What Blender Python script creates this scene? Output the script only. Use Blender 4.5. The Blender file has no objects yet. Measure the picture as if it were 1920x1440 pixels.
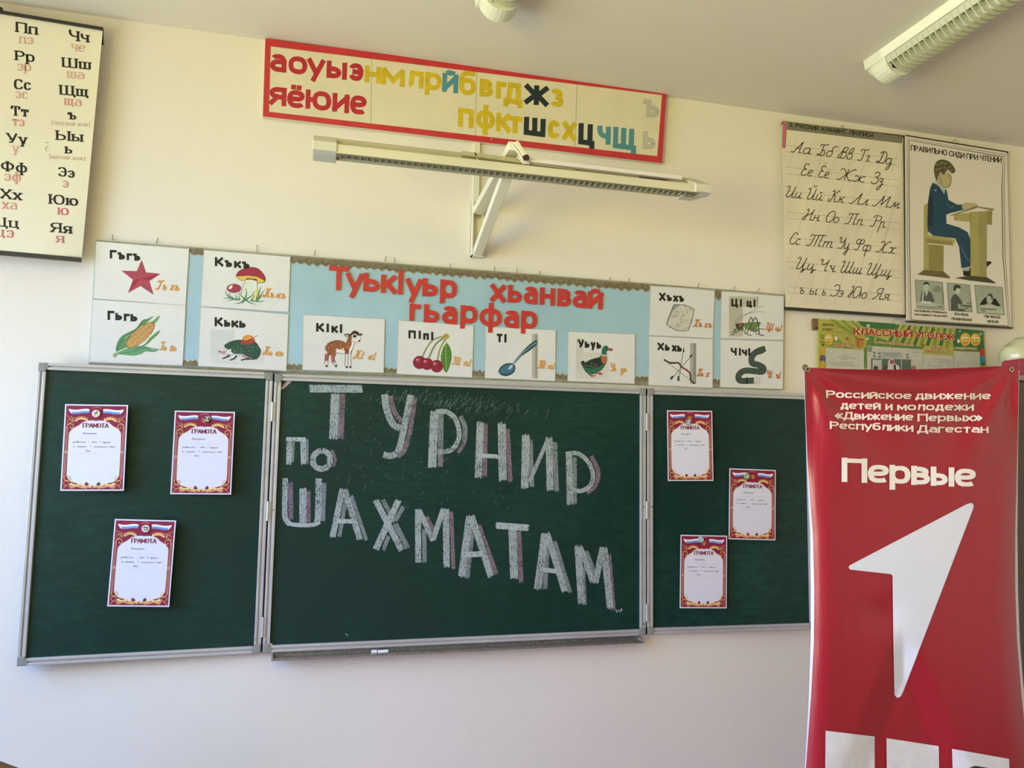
import bpy, bmesh, math, random
from mathutils import Vector, Matrix
from mathutils.geometry import tessellate_polygon
random.seed(7)
S = bpy.context.scene
COL = S.collection

# ------------------------------------------------------------------ camera
F_PX, YAW, PITCH, ROLL = 1430.84, 0.247964, 0.0905786, 0.0162783
CAM = Vector((0.160793, -2.955709, 1.722312))
_cy, _sy, _cp, _sp, _cr, _sr = math.cos(YAW), math.sin(YAW), math.cos(PITCH), math.sin(PITCH), math.cos(ROLL), math.sin(ROLL)
FWD = Vector((_sy*_cp, _cy*_cp, _sp))
_r0 = Vector((_cy, -_sy, 0)); _u0 = _r0.cross(FWD)
RIGHT = _r0*_cr + _u0*_sr
UP = -_r0*_sr + _u0*_cr
cd = bpy.data.cameras.new('camera'); cam = bpy.data.objects.new('camera', cd); COL.objects.link(cam)
cd.sensor_fit = 'HORIZONTAL'; cd.sensor_width = 36.0; cd.lens = F_PX/1920*36.0; cd.clip_start = 0.02
M = Matrix((RIGHT, UP, -FWD)).transposed().to_4x4(); M.translation = CAM
cam.matrix_world = M
S.camera = cam

# ------------------------------------------------------------------ light
S.view_settings.view_transform = 'Standard'; S.view_settings.look = 'None'
S.view_settings.exposure = 0.0; S.view_settings.gamma = 1.0; S.view_settings.use_curve_mapping = False
wd = bpy.data.worlds.new('world'); S.world = wd; wd.use_nodes = True
wd.node_tree.nodes['Background'].inputs[0].default_value = (0.75, 0.86, 1.0, 1)
wd.node_tree.nodes['Background'].inputs[1].default_value = 0.15
def area(name, loc, direction, sx, sy, power, color, spread=180):
    l = bpy.data.lights.new(name, 'AREA'); l.shape = 'RECTANGLE'; l.size = sx; l.size_y = sy
    l.energy = power; l.color = color; l.spread = math.radians(spread)
    o = bpy.data.objects.new(name, l); COL.objects.link(o); o.location = loc
    o.rotation_euler = Vector(direction).to_track_quat('-Z', 'Y').to_euler()
    return o
# daylight through the two windows of the left wall: cool sky light coming down, warm light off the sunny yard going up
LX = -2.52
area('front_window_sky', (LX, -1.55, 1.95), (1, 0.0, -0.75), 1.8, 1.9, 117, (0.203, 0.424, 1.0), 130)
area('front_window_yard', (LX, -1.55, 1.75), (1, 0.0, 0.75), 1.8, 1.7, 42.7, (0.929, 1.0, 0.949), 130)
area('side_window_sky', (LX, -4.1, 1.95), (1, 0.0, -0.75), 1.8, 1.9, 172, (0.50, 0.449, 1.0), 130)
area('side_window_yard', (LX, -4.1, 1.75), (1, 0.0, 0.75), 1.8, 1.7, 211, (1.0, 0.933, 0.202), 130)

# ------------------------------------------------------------------ pixel -> plane
def W(u, v, Y=0.0):
    """point of the plane y = Y that the photograph shows at pixel (u, v)"""
    d = FWD + RIGHT*((u-960)/F_PX) - UP*((v-720)/F_PX)
    t = (Y-CAM.y)/d.y
    return CAM + d*t

# ------------------------------------------------------------------ materials
def lin(h):
    if isinstance(h, str):
        c = [int(h[i:i+2], 16)/255 for i in (0, 2, 4)]
    else: c = [x/255 for x in h]
    return tuple(x/12.92 if x <= .04045 else ((x+.055)/1.055)**2.4 for x in c)
_mats = {}
def mat(h, rough=.6, metal=0., var=.05, scale=6., bump=0., bscale=60., coat=0., spec=.5, key=None, stretch=None, dark=None):
    k = (key, str(h), rough, metal, var, scale, bump, bscale, coat, spec, stretch, dark)
    if k in _mats: return _mats[k]
    m = bpy.data.materials.new(key or 'm_'+str(h)); m.use_nodes = True
    n = m.node_tree; b = n.nodes['Principled BSDF']
    c = lin(h); d = lin(dark) if dark else tuple(x*(1-var*2) for x in c); c2 = c if dark else tuple(min(1, x*(1+var)) for x in c)
    tc = n.nodes.new('ShaderNodeTexCoord'); no = n.nodes.new('ShaderNodeTexNoise'); no.inputs['Scale'].default_value = scale
    no.inputs['Detail'].default_value = 6
    mp = n.nodes.new('ShaderNodeMapping')
    if stretch: mp.inputs['Scale'].default_value = stretch
    n.links.new(tc.outputs['Object'], mp.inputs[0]); n.links.new(mp.outputs[0], no.inputs['Vector'])
    r = n.nodes.new('ShaderNodeValToRGB'); r.color_ramp.elements[0].position = .3; r.color_ramp.elements[1].position = .7
    r.color_ramp.elements[0].color = (*d, 1); r.color_ramp.elements[1].color = (*c2, 1)
    n.links.new(no.outputs['Fac'], r.inputs[0]); n.links.new(r.outputs[0], b.inputs['Base Color'])
    b.inputs['Roughness'].default_value = rough; b.inputs['Metallic'].default_value = metal
    b.inputs['Specular IOR Level'].default_value = spec; b.inputs['Coat Weight'].default_value = coat; b.inputs['Coat Roughness'].default_value = .25
    if bump:
        n2 = n.nodes.new('ShaderNodeTexNoise'); n2.inputs['Scale'].default_value = bscale; n2.inputs['Detail'].default_value = 4
        n.links.new(mp.outputs[0], n2.inputs['Vector'])
        bp = n.nodes.new('ShaderNodeBump'); bp.inputs['Strength'].default_value = bump; bp.inputs['Distance'].default_value = .01
        n.links.new(n2.outputs['Fac'], bp.inputs['Height']); n.links.new(bp.outputs[0], b.inputs['Normal'])
    _mats[k] = m; return m
def ink(h): return mat(h, rough=.65, var=.04, scale=25., spec=.3)
def chalk(h, cover=.5):
    k = ('chalk', h, cover)
    if k in _mats: return _mats[k]
    m = bpy.data.materials.new('chalk'); m.use_nodes = True; n = m.node_tree; b = n.nodes['Principled BSDF']
    b.inputs['Base Color'].default_value = (*lin(h), 1); b.inputs['Roughness'].default_value = .95
    tc = n.nodes.new('ShaderNodeTexCoord'); mp = n.nodes.new('ShaderNodeMapping'); mp.inputs['Scale'].default_value = (1, 1, .4)
    no = n.nodes.new('ShaderNodeTexNoise'); no.inputs['Scale'].default_value = 260; no.inputs['Detail'].default_value = 4
    big = n.nodes.new('ShaderNodeTexNoise'); big.inputs['Scale'].default_value = 22
    r = n.nodes.new('ShaderNodeValToRGB'); r.color_ramp.elements[0].position = cover-.16; r.color_ramp.elements[1].position = cover+.03
    r.color_ramp.elements[0].color = (.22, .22, .22, 1); r.color_ramp.elements[1].color = (.88, .88, .88, 1)
    ad = n.nodes.new('ShaderNodeMath'); ad.operation = 'MULTIPLY_ADD'; ad.inputs[1].default_value = .35; 
    n.links.new(tc.outputs['Object'], mp.inputs[0]); n.links.new(mp.outputs[0], no.inputs['Vector']); n.links.new(tc.outputs['Object'], big.inputs['Vector'])
    sb = n.nodes.new('ShaderNodeMath'); sb.operation = 'SUBTRACT'; sb.inputs[1].default_value = .5
    n.links.new(big.outputs['Fac'], sb.inputs[0]); n.links.new(sb.outputs[0], ad.inputs[0]); n.links.new(no.outputs['Fac'], ad.inputs[2])
    n.links.new(ad.outputs[0], r.inputs[0]); n.links.new(r.outputs[0], b.inputs['Alpha'])
    _mats[k] = m; return m

# ------------------------------------------------------------------ objects
def tag(o, label=None, cat=None, group=None, kind=None):
    if label: o['label'] = label
    if cat: o['category'] = cat
    if group: o['group'] = group
    if kind: o['kind'] = kind
    return o
def thing(name, loc, label, cat, group=None):
    o = bpy.data.objects.new(name, None); COL.objects.link(o); o.location = Vector(loc); o.empty_display_size = .05
    o['org'] = list(loc)
    return tag(o, label, cat, group)
def origin(p):
    v = Vector((0, 0, 0))
    while p is not None: v = v + Vector(p.location); p = p.parent
    return v
def obj(name, verts, faces, mats, parent=None, mi=None, smooth=False, bevel=0., base=None):
    """link ONE mesh object; verts are world coordinates"""
    if not isinstance(mats, (list, tuple)): mats = [mats]
    if parent is not None: o0 = origin(parent)
    elif base is not None: o0 = Vector(base)
    else:
        n = max(1, len(verts)); o0 = Vector((sum(v[0] for v in verts)/n, sum(v[1] for v in verts)/n, min(v[2] for v in verts)))
    me = bpy.data.meshes.new(name); me.from_pydata([tuple(Vector(v)-o0) for v in verts], [], faces)
    for m in mats: me.materials.append(m)
    if mi:
        for p, i in zip(me.polygons, mi): p.material_index = i
    if smooth:
        for p in me.polygons: p.use_smooth = True
    me.update()
    o = bpy.data.objects.new(name, me); COL.objects.link(o)
    if parent is not None: o.parent = parent
    else: o.location = o0
    if bevel:
        b = o.modifiers.new('bevel', 'BEVEL'); b.width = bevel; b.segments = 2; b.limit_method = 'ANGLE'
    return o
class MB:
    """collects shapes in world coordinates"""
    def __init__(self): self.v, self.f = [], []
    def add(self, vs, fs):
        n = len(self.v); self.v += [Vector(v) for v in vs]; self.f += [tuple(i+n for i in f) for f in fs]; return self
    def hexa(self, a, b):      # two quads (4 points each), front and back
        return self.add(list(a)+list(b), [(0,1,2,3),(7,6,5,4),(0,4,5,1),(1,5,6,2),(2,6,7,3),(3,7,4,0)])
    def box(self, x0, x1, y0, y1, z0, z1):
        return self.hexa([(x0,y0,z0),(x1,y0,z0),(x1,y0,z1),(x0,y0,z1)], [(x0,y1,z0),(x1,y1,z0),(x1,y1,z1),(x0,y1,z1)])
    def bar(self, p, q, w, h, up=(0,0,1)):
        p, q = Vector(p), Vector(q); d = (q-p).normalized(); s = d.cross(Vector(up)).normalized()*(w/2); u = s.normalized().cross(d).normalized()*(h/2)
        return self.hexa([p-s-u, p+s-u, p+s+u, p-s+u], [q-s-u, q+s-u, q+s+u, q-s+u])
    def cyl(self, p, q, r, n=14, r2=None):
        p, q = Vector(p), Vector(q); d = (q-p).normalized(); a = d.orthogonal().normalized(); b = d.cross(a); r2 = r if r2 is None else r2
        vs = [p+(a*math.cos(t)+b*math.sin(t))*r for t in [i*2*math.pi/n for i in range(n)]]+[q+(a*math.cos(t)+b*math.sin(t))*r2 for t in [i*2*math.pi/n for i in range(n)]]
        return self.add(vs, [tuple(range(n-1,-1,-1)), tuple(range(n,2*n))]+[(i,(i+1)%n,n+(i+1)%n,n+i) for i in range(n)])
    def ball(self, c, rx, ry, rz, n=16, m=10):
        c = Vector(c); vs = []
        for j in range(1, m):
            t = math.pi*j/m
            for i in range(n):
                p = 2*math.pi*i/n; vs.append(c+Vector((rx*math.sin(t)*math.cos(p), ry*math.sin(t)*math.sin(p), rz*math.cos(t))))
        k = len(vs); vs += [c+Vector((0,0,rz)), c-Vector((0,0,rz))]
        fs = [(j*n+i, j*n+(i+1)%n, (j+1)*n+(i+1)%n, (j+1)*n+i) for j in range(m-2) for i in range(n)]
        fs += [(k, (i+1)%n, i) for i in range(n)]+[(k+1, (m-2)*n+i, (m-2)*n+(i+1)%n) for i in range(n)]
        return self.add(vs, fs)
    def prism(self, pts, off):  # n-gon and a copy of it moved by off
        n = len(pts); off = Vector(off); pts = [Vector(p) for p in pts]
        return self.add(pts+[p+off for p in pts], [tuple(range(n)), tuple(range(2*n-1,n-1,-1))]+[(i,n+i,n+(i+1)%n,(i+1)%n) for i in range(n)])
    def build(self, name, m, parent=None, **k): return obj(name, self.v, self.f, m, parent, **k)

# ------------------------------------------------------------------ lettering skeletons
# 'l' straight strokes, 'r' strokes with round corners, 'o' closed round, 'c' smooth pen line; heights in tenths of the letter
PR = {
'А':(.85,'l0,0 5,10 10,0|l2,3.5 8,3.5'),'Б':(.7,'l9,10 0,10 0,0|r0,5.7 10,5.7 10,0 0,0'),'В':(.74,'l0,0 0,10|r0,10 9,10 9,5.4 0,5.4|r0,5.4 10,5.4 10,0 0,0'),
'Г':(.6,'l0,0 0,10 10,10'),'Д':(.88,'l0,-2 0,0 10,0 10,-2|l1.6,0 3,10 8.5,10 8.5,0'),'Е':(.65,'l10,10 0,10 0,0 10,0|l0,5.2 8.5,5.2'),
'Ё':(.65,'l10,10 0,10 0,0 10,0|l0,5.2 8.5,5.2|l2.6,13 2.7,13|l7.4,13 7.5,13'),'Ж':(1.15,'l5,0 5,10|l0,10 4.2,5.2|l4.4,5 0,0|l10,10 5.8,5.2|l5.6,5 10,0|l4,5.1 6,5.1'),
'З':(.68,'r0,8.8 1,10 9,10 9,5.4 3.5,5.4|r3.5,5.4 10,5.4 10,0 1,0 0,1.4'),'И':(.8,'l0,10 0,0|l0,.6 10,9.4|l10,10 10,0'),'Й':(.8,'l0,10 0,0|l0,.6 10,9.4|l10,10 10,0|r2.6,13.8 3,12 7,12 7.4,13.8'),
'К':(.76,'l0,0 0,10|l0,5 3.5,5.2|l3.4,5.2 9.4,10|l3.4,5.2 10,0'),'Л':(.82,'r0,0 2,0 2.6,10|l2.6,10 10,10 10,0'),'М':(.98,'l0,0 0,10 5,2 10,10 10,0'),
'Н':(.8,'l0,0 0,10|l10,0 10,10|l0,5.2 10,5.2'),'О':(.86,'o0,0 10,0 10,10 0,10'),'П':(.8,'l0,0 0,10 10,10 10,0'),'Р':(.72,'l0,0 0,10|r0,10 10,10 10,4.4 0,4.4'),
'С':(.78,'r10,7.6 9.4,10 0,10 0,0 9.4,0 10,2.4'),'Т':(.76,'l0,10 10,10|l5,10 5,0'),'У':(.8,'l0,10 5,3.4|r10,10 5,0 3.6,0 1.4,0'),'Ф':(.95,'l5,-.4 5,10.4|o0,1.6 10,1.6 10,8.8 0,8.8'),
'Х':(.8,'l0,0 10,10|l0,10 10,0'),'Ц':(.84,'l0,10 0,0 10.6,0 10.6,-2|l8.6,10 8.6,0'),'Ч':(.72,'l10,0 10,10|r0,10 0,4.4 10,4.4'),'Ш':(1.1,'l0,10 0,0 10,0 10,10|l5,10 5,0'),
'Щ':(1.16,'l0,10 0,0 10.6,0 10.6,-2|l4.6,0 4.6,10|l9.2,0 9.2,10'),'Ъ':(.86,'l0,10 2.8,10 2.8,0|r2.8,5.8 10,5.8 10,0 2.8,0'),'Ы':(1.0,'l0,10 0,0|r0,5.8 6.4,5.8 6.4,0 0,0|l10,0 10,10'),
'Ь':(.7,'l0,10 0,0|r0,5.8 10,5.8 10,0 0,0'),'Э':(.76,'r0,7.6 .6,10 10,10 10,0 .6,0 0,2.4|l3.5,5.1 10,5.1'),'Ю':(1.2,'l0,0 0,10|l0,5 3.2,5|o3.2,0 10,0 10,10 3.2,10'),
'Я':(.76,'l10,0 10,10|r10,10 0,10 0,4.5 10,4.5|l4.5,4.5 0,0'),'I':(.02,'l5,0 5,10'),'3':(.62,'r0,8.8 1,10 9,10 9,5.4 3.5,5.4|r3.5,5.4 10,5.4 10,0 1,0 0,1.4'),
'.':(.06,'l0,0 1,0'),',':(.08,'l5,0 0,-2'),'!':(.05,'l0,3 0,10|l0,0 0,.2'),'«':(.62,'l4.4,7.5 0,4.2 4.4,.9|l10,7.5 5.6,4.2 10,.9'),'»':(.62,'l0,7.5 4.4,4.2 0,.9|l5.6,7.5 10,4.2 5.6,.9'),'(':(.2,'r10,12 0,10 0,0 10,-2'),')':(.2,'r0,12 10,10 10,0 0,-2'),
'-':(.4,'l0,5 10,5'),'_':(1.0,'l0,0 10,0')}
LO = {'а':(.84,'r.8,8.6 1.4,10 10,10 10,0|r10,6 0,6 0,0 10,0 10,2'),'б':(.86,'o0,0 10,0 10,9 0,9|r0,4.5 0,14.2 9,14.4'),'е':(.86,'r0,5 10,5 10,10 0,10 0,0 8.6,0 9.6,1.0'),
'ё':(.86,'r0,5 10,5 10,10 0,10 0,0 9,0 9.8,1.6|l2.8,14 2.9,14|l7.2,14 7.3,14'),'р':(.86,'l0,-4.2 0,10|o0,0 10,0 10,10 0,10'),'у':(.82,'l0,10 5.2,.6|l10,10 3.4,-4.4'),
'ф':(1.1,'l5,-4.4 5,14|o0,0 10,0 10,10 0,10')}
XH = .72
SE = {'Т': (.9, 'l0,7.4 0,10 10,10 10,7.4|l5,10 5,0'), 'Г': (.7, 'l0,0 0,10 10,10 10,7.2'), 'Ъ': (.95, 'l0,7.4 0,10 3.6,10 3.6,0|r3.6,5.8 10,5.8 10,0 3.6,0')}
CU = {
'А':(7,'c0,1 .6,.1 1.8,.6 3.4,5 5,10|c5,10 5,2 5.4,.3 6.6,.9|c2,3.6 3.5,4 5,3.6'),'а':(5.6,'c4,4 2.6,5 .8,4.2 .2,2.4 .6,.5 2,0 3.6,1.6 4,4|c4,5 4,1 4.6,.1 5.6,1'),
'Б':(7,'c3.2,9.2 3.2,3 2.4,.6 1,0 .4,1 1.6,1.2 3,.2 5,.4 6,2.2 5,4.4 3.2,4.6|c.8,7.8 1.4,9.5 3.4,9.3 5.4,9.8 7,10'),'б':(6.4,'c4,4 2.6,5 .8,4.2 .2,2.4 .8,.4 2.2,0 3.8,1 4.2,3 3.4,6 3.6,8.2 5,9.2 7,9.2'),
'В':(6,'c2.2,9.4 2.2,3 1.6,.8 .6,0 -.2,1 1,4 2.6,9 4.2,10 5.2,8.6 4.2,6 2.6,5.4 4.6,5.2 5.6,3 4.6,.6 2.6,0 1.2,.8'),'в':(4.2,'c.2,2.6 .6,.4 2,0 3.6,1.4 3.4,4 2,4.9 .8,4 .6,6 1.6,9.2 2.8,9.8 3.2,8.6 2.4,6 1.2,4.6'),
'Г':(6.4,'c.6,7.6 1.2,9.8 3,9.4 5,9.8 6.6,10|c3.6,9.2 3.4,3 2.8,.6 1.4,0 .2,1'),'г':(3.2,'c.2,4 .8,5 1.8,4.6 1.8,3.6 1.2,2 .8,.6 1.6,0 3,.9'),
'Д':(6.6,'c3,9.6 2.6,3 1.4,.6 .2,.2 -.2,1.2 1,1.2 2.6,.2 5,.4 6.4,3 6.2,7.4 4.6,9.8 2.2,9.8 .8,8.4'),'д':(5.6,'c4,4 2.6,5 .8,4.2 .2,2.4 .6,.5 2,0 3.6,1.6 4,4|c4,5 4,-3 3,-5 2,-4.4 2.4,-2.6 4,-.8 5.6,.8'),
'Е':(5,'c4.4,8.6 3.6,9.9 1.8,9.6 1,7.8 1.6,6 3.2,5.4 1.2,4.8 .2,2.6 .8,.4 2.8,0 4.6,1.2'),'е':(4,'c.3,2.2 2,2.6 3.4,3.8 2.6,5 1,4.4 .2,2.2 .8,.3 2.2,0 3.8,1'),
'Ж':(9.6,'c.2,7.8 1.2,9.8 2.8,8.4 4.6,5|c0,.8 1.2,0 2.6,1.6 4.6,5|l4.9,9.8 4.8,.2|c9.4,8.6 8.4,9.9 6.6,8 5,5 6.6,1.6 8,0 9.4,.8'),'ж':(7,'c.2,4 1,5 2,4.2 3.2,2.5 1.8,.6 1,0 0,.6|l3.4,5 3.4,0|c6.6,4.4 5.6,5 4.6,4.2 3.5,2.6 4.8,.6 5.8,0 7,.8'),
'З':(5,'c1,8.4 2.4,10 4.4,9.4 4.6,7 2.6,5.4 4.8,4.6 5,1.8 3.4,0 1.4,.2 .2,1.6'),'з':(4.4,'c.6,4 1.6,5 3,4.6 3,3 1.4,2.2 3,1.6 3,-2.4 2,-4.6 1,-4.6 1,-2.8 3,-.6 4.6,.8'),
'И':(7.4,'c.2,8.4 1,9.8 2,9.2 2,5 1.6,1.4 2.6,0 4.4,1.6 5.6,5|c5.8,10 5.6,2 6,.1 7.4,.9'),'и':(5.4,'c.6,5 .4,1.4 .8,.1 2,.2 3.4,2.4|c3.6,5 3.4,1.2 3.9,.1 5.4,1'),
'К':(6.8,'c1,8.6 1.6,9.8 2.4,9.6 2.4,4 2,1 .8,0 .2,1 1,2.6|c5.8,9.2 5,10 3.8,7.6 2.4,5.2 3.8,5.4 4.2,3 4.6,.4 5.8,.2 6.8,1'),'к':(4,'l.5,5 .5,0|c3.4,4.6 2.8,5 1.6,3.2 .6,2.5 2,2.4 2.2,1.2 2.8,.1 4,.8'),
'Л':(6.6,'c0,.8 1,0 2,.8 3.6,5 5,10|c5,10 5,2 5.4,.2 6.6,.9'),'л':(4.4,'c0,.6 .8,0 1.4,.6 2.2,3 3,5|c3,5 3,1.2 3.4,.1 4.4,1'),
'М':(9.4,'c0,.8 1,0 2,.8 3.4,5 4.4,9.8|l4.4,9.8 4.8,1.4|l4.8,1.4 8,9.8|c8,9.8 8,2 8.4,.2 9.4,.9'),'м':(6.2,'c0,.6 .7,0 1.2,.6 2,3 2.6,5|l2.6,5 3,.8|l3,.8 4.8,5|c4.8,5 4.8,1.2 5.2,.1 6.2,1'),
'Н':(7.2,'c.8,8.6 1.4,9.8 2.2,9.4 2.2,4 1.8,1 .8,0 .2,1 1.4,3.6 4,5.2 5.6,8 5.8,10 5.4,4 5.6,.6 6.4,.1 7.2,1'),'н':(5,'l.5,5 .5,0|l.5,2.6 3.3,2.6|c3.4,5 3.3,1 3.8,.1 5,1'),
'О':(5.6,'c2,9 1,8 .2,4 1.4,.4 3.4,.2 5.4,3 5.6,7.4 4.4,9.8 3,10 2,9'),'о':(4,'c2,5 .6,4.2 .2,2.2 .9,.3 2.2,.1 3.6,1.6 3.6,3.8 2,5'),
'П':(7.6,'c.6,7.8 1.2,9.8 3,9.4 5,9.8 7.6,10|c3,9.2 2.8,3 2.2,.6 1,0 0,.9|c6,9.6 5.8,2 6.2,.2 7.4,.9'),'п':(4.8,'l.5,5 .5,0|c.5,3.4 1.6,4.9 2.8,5 3.2,3.6 3.1,1 3.6,.1 4.8,1'),
'Р':(6.2,'c2.8,9 2.6,3 2,.6 .8,0 -.2,.9|c.4,7.6 1,9.6 3.4,10 6,9.4 6.2,6.6 4.6,5.2 3,5.8'),'р':(5,'l.6,5 .6,-5|c.6,3.2 1.6,4.9 2.9,5 3.3,3.6 3.2,1 3.8,.1 5,1'),
'С':(5,'c5,8.2 4,10 2,9.4 .5,6 .2,2.4 1.6,.1 3.4,.3 4.8,1.6'),'с':(3.4,'c3.4,4.2 2.4,5 .8,4.2 .2,2.2 .8,.3 2.2,.1 3.4,1'),
'Т':(9.4,'c.6,7.8 1.2,9.8 3,9.4 6,9.8 9.6,10|c3,9.2 2.8,3 2.2,.6 1,0 0,.9|l5.2,9.6 5.1,0|c7.6,9.7 7.5,2 7.9,.2 9,.9'),'т':(6.4,'l.5,5 .5,0|c.5,3.4 1.4,4.9 2.4,5 2.7,3.6 2.7,0|c2.7,3.4 3.6,4.9 4.6,5 4.9,3.6 4.9,1 5.4,.1 6.4,1'),
'У':(5.6,'c.2,8.4 1,9.8 1.8,9 1.8,6.6 2.4,5.2 4,6 5.2,8|c5.4,10 5.2,4 4.4,.8 2.8,0 1.4,1'),'у':(5,'c.4,5 .4,1.6 1,.1 2.2,.6 3.4,2.6|c3.5,5 3.5,-3 2.6,-4.9 1.6,-4.4 2,-2.8 3.5,-.9 5,.7'),
'Ф':(6.8,'c3.5,8.6 3.4,3 2.8,.6 1.4,0 .2,1|c3.5,8 2.4,9.6 .6,9 .4,6.6 2,5.2 3.4,6.6|c3.5,8 4.6,9.6 6.2,9 6.2,6.6 4.8,5.4 3.4,6.6'),'ф':(6,'l3,5 3,-5|c3,4 1.6,5 .2,4 .2,1.2 1.6,0 3,1.4|c3,4 4.4,5 5.8,4 5.8,1.2 4.4,0 3,1.4'),
'Х':(7,'c.6,8 1.6,9.8 3,8.8 3.4,5 3.8,1.4 5,0 6.6,1|c7,8.8 6,9.9 4.8,8.6 3.4,5 2,1.2 1,0 -.4,.6'),'х':(4.4,'c.4,4.2 1.2,5 2,4.4 2.2,2.5 2.6,.5 3.6,.1 4.4,1|c4.2,4.4 3.4,5 2.6,4.2 2.2,2.5 1.6,.6 .8,0 0,.7'),
'Ц':(7.8,'c.2,8.4 1,9.8 2,9.2 2,5 1.6,1.4 2.6,0 4.4,1.6 5.4,5|c5.6,10 5.4,2 6,.2 6.6,.2 6.4,-2.2 5.6,-2.4 5.8,-1 7.8,.8'),'ц':(6,'c.6,5 .4,1.4 .8,.1 2,.2 3.2,2.4|c3.4,5 3.4,1.2 3.8,.2 4.6,.2 4.6,-2.2 3.8,-2.4 4,-1 6,.8'),
'Ч':(6.8,'c.2,8.4 1,9.8 1.8,9 1.8,6.6 2.4,5.2 4,6 5.2,8|c5.4,10 5.2,2 5.6,.2 6.8,.9'),'ч':(4.8,'c.2,4 .8,5 1.4,4.2 1.4,3 2,2.4 3,3|c3.2,5 3.1,1 3.6,.1 4.8,1'),
'Ш':(8.6,'c.2,8.4 1,9.8 1.8,9.2 1.8,5 1.6,1.4 2.4,.1 3.4,.6 4.4,2.4|c4.6,10 4.5,2 5,.1 6,.6 7,2.4|c7.2,10 7.1,2 7.5,.1 8.6,1'),'ш':(6.2,'c.4,5 .3,1.4 .8,.1 1.6,.4 2.4,2|c2.5,5 2.4,1.4 2.9,.1 3.8,.4 4.6,2|c4.7,5 4.6,1.2 5,.1 6.2,1'),
'Щ':(9.2,'c.2,8.4 1,9.8 1.8,9.2 1.8,5 1.6,1.4 2.4,.1 3.4,.6 4.4,2.4|c4.6,10 4.5,2 5,.1 6,.6 7,2.4|c7.2,10 7.1,2 7.5,.2 8,0 8,-2.2 7.2,-2.4 7.4,-1 9.4,.8'),'щ':(6.8,'c.4,5 .3,1.4 .8,.1 1.6,.4 2.4,2|c2.5,5 2.4,1.4 2.9,.1 3.8,.4 4.6,2|c4.7,5 4.6,1.2 5,.2 5.4,0 5.4,-2.2 4.6,-2.4 4.8,-1 6.8,.8'),
'ъ':(4,'c0,4.2 .6,5 1.6,4.8 1.4,1.4 2,.1 3.4,.3 4,1.6 3.2,2.8 1.6,2.6'),'ы':(5.8,'c.4,5 .3,1.2 1,.1 2.4,.4 2.8,1.6 2.2,2.8 .5,2.6|c4.4,5 4.3,1.2 4.7,.1 5.8,1'),'ь':(3,'c.4,5 .3,1.2 1,.1 2.4,.4 2.8,1.6 2.2,2.8 .5,2.6'),
'Э':(5.2,'c.6,8.2 2,10 4.2,9.4 5.2,6.4 4.8,2.4 3,.1 1,.3 0,1.6|l2.4,5.2 5,5.2'),'э':(3.6,'c.4,4.2 1.4,5 3,4.4 3.5,2.6 2.8,.4 1.4,0 .2,.8|l1.2,2.6 3.4,2.6'),
'Ю':(8.4,'c.6,8.6 1.2,9.8 2,9.4 2,4 1.6,1 .6,0 0,1 1.4,3.8 3.6,5.4|c5.2,9.7 4,8.4 3.4,4 4.4,.4 6.2,.2 8.2,3 8.4,7.4 7.2,9.8 5.2,9.7'),'ю':(5.4,'l.5,5 .5,0|l.5,2.6 2,2.6|c3.6,5 2.4,4.2 2,2.2 2.7,.3 4,.1 5.3,1.6 5.3,3.8 3.6,5'),
'Я':(6.6,'c0,.8 1,0 2.2,1.6 3.6,5|c5.1,9.6 3.4,10 1.8,8.4 2,6 3.6,5 5,5.4|c5.2,9.8 5,2 5.4,.2 6.6,.9'),'я':(5,'c0,.5 .8,0 1.6,1.2 2.4,2.4|c3.7,4.8 2.2,5 1.2,4.2 1.4,2.8 2.4,2.3 3.6,2.6|c3.7,5 3.6,1.2 4,.1 5,1'),
'I':(1.6,'c1,9 .8,2 1.2,.2 2.2,1'),'"':(2,'l.5,6 .5,5|l1.5,6 1.5,5'),',':(1,'l.5,.3 0,-1'),' ':(3,'')}
for a, b in ('Ее', 'Ёё'), ('Ии', 'Йй'):
    pass
CU['Ё'] = (5, CU['Е'][1]+'|l2,12.2 2.2,12.2|l3.6,12.2 3.8,12.2'); CU['ё'] = (4, CU['е'][1]+'|l1.4,7 1.6,7|l3,7 3.2,7')
CU['Й'] = (7.4, CU['И'][1]+'|c2.8,12.6 4,11.4 5.6,12.6'); CU['й'] = (5.4, CU['и'][1]+'|c1.4,7.6 2.4,6.6 3.6,7.6')

def catmull(P, n=5):
    out = []; Q = [P[0]]+P+[P[-1]]
    for i in range(1, len(Q)-2):
        a, b, c, d = Q[i-1], Q[i], Q[i+1], Q[i+2]
        for k in range(n):
            t = k/n
            out.append(tuple(.5*((2*b[j])+(-a[j]+c[j])*t+(2*a[j]-5*b[j]+4*c[j]-d[j])*t*t+(-a[j]+3*b[j]-3*c[j]+d[j])*t**3) for j in (0, 1)))
    out.append(tuple(P[-1])); return out
def rounded(P, closed, asp, n=5, R=5.):
    out = []; m = len(P)
    for i in range(m):
        if not closed and i in (0, m-1): out.append(P[i]); continue
        a, b, c = P[i-1], P[i], P[(i+1) % m]
        def cut(q, isend):
            L = math.hypot((q[0]-b[0])*asp, q[1]-b[1]) or 1
            d = min(R, L*(1. if isend else .5)) if not closed else L*.5
            return (b[0]+(q[0]-b[0])*d/L, b[1]+(q[1]-b[1])*d/L)
        p, q = cut(a, not closed and i == 1), cut(c, not closed and i == m-2)
        for k in range(n+1):
            t = k/n; out.append(tuple((1-t)**2*p[j]+2*t*(1-t)*b[j]+t*t*q[j] for j in (0, 1)))
    return out
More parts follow.
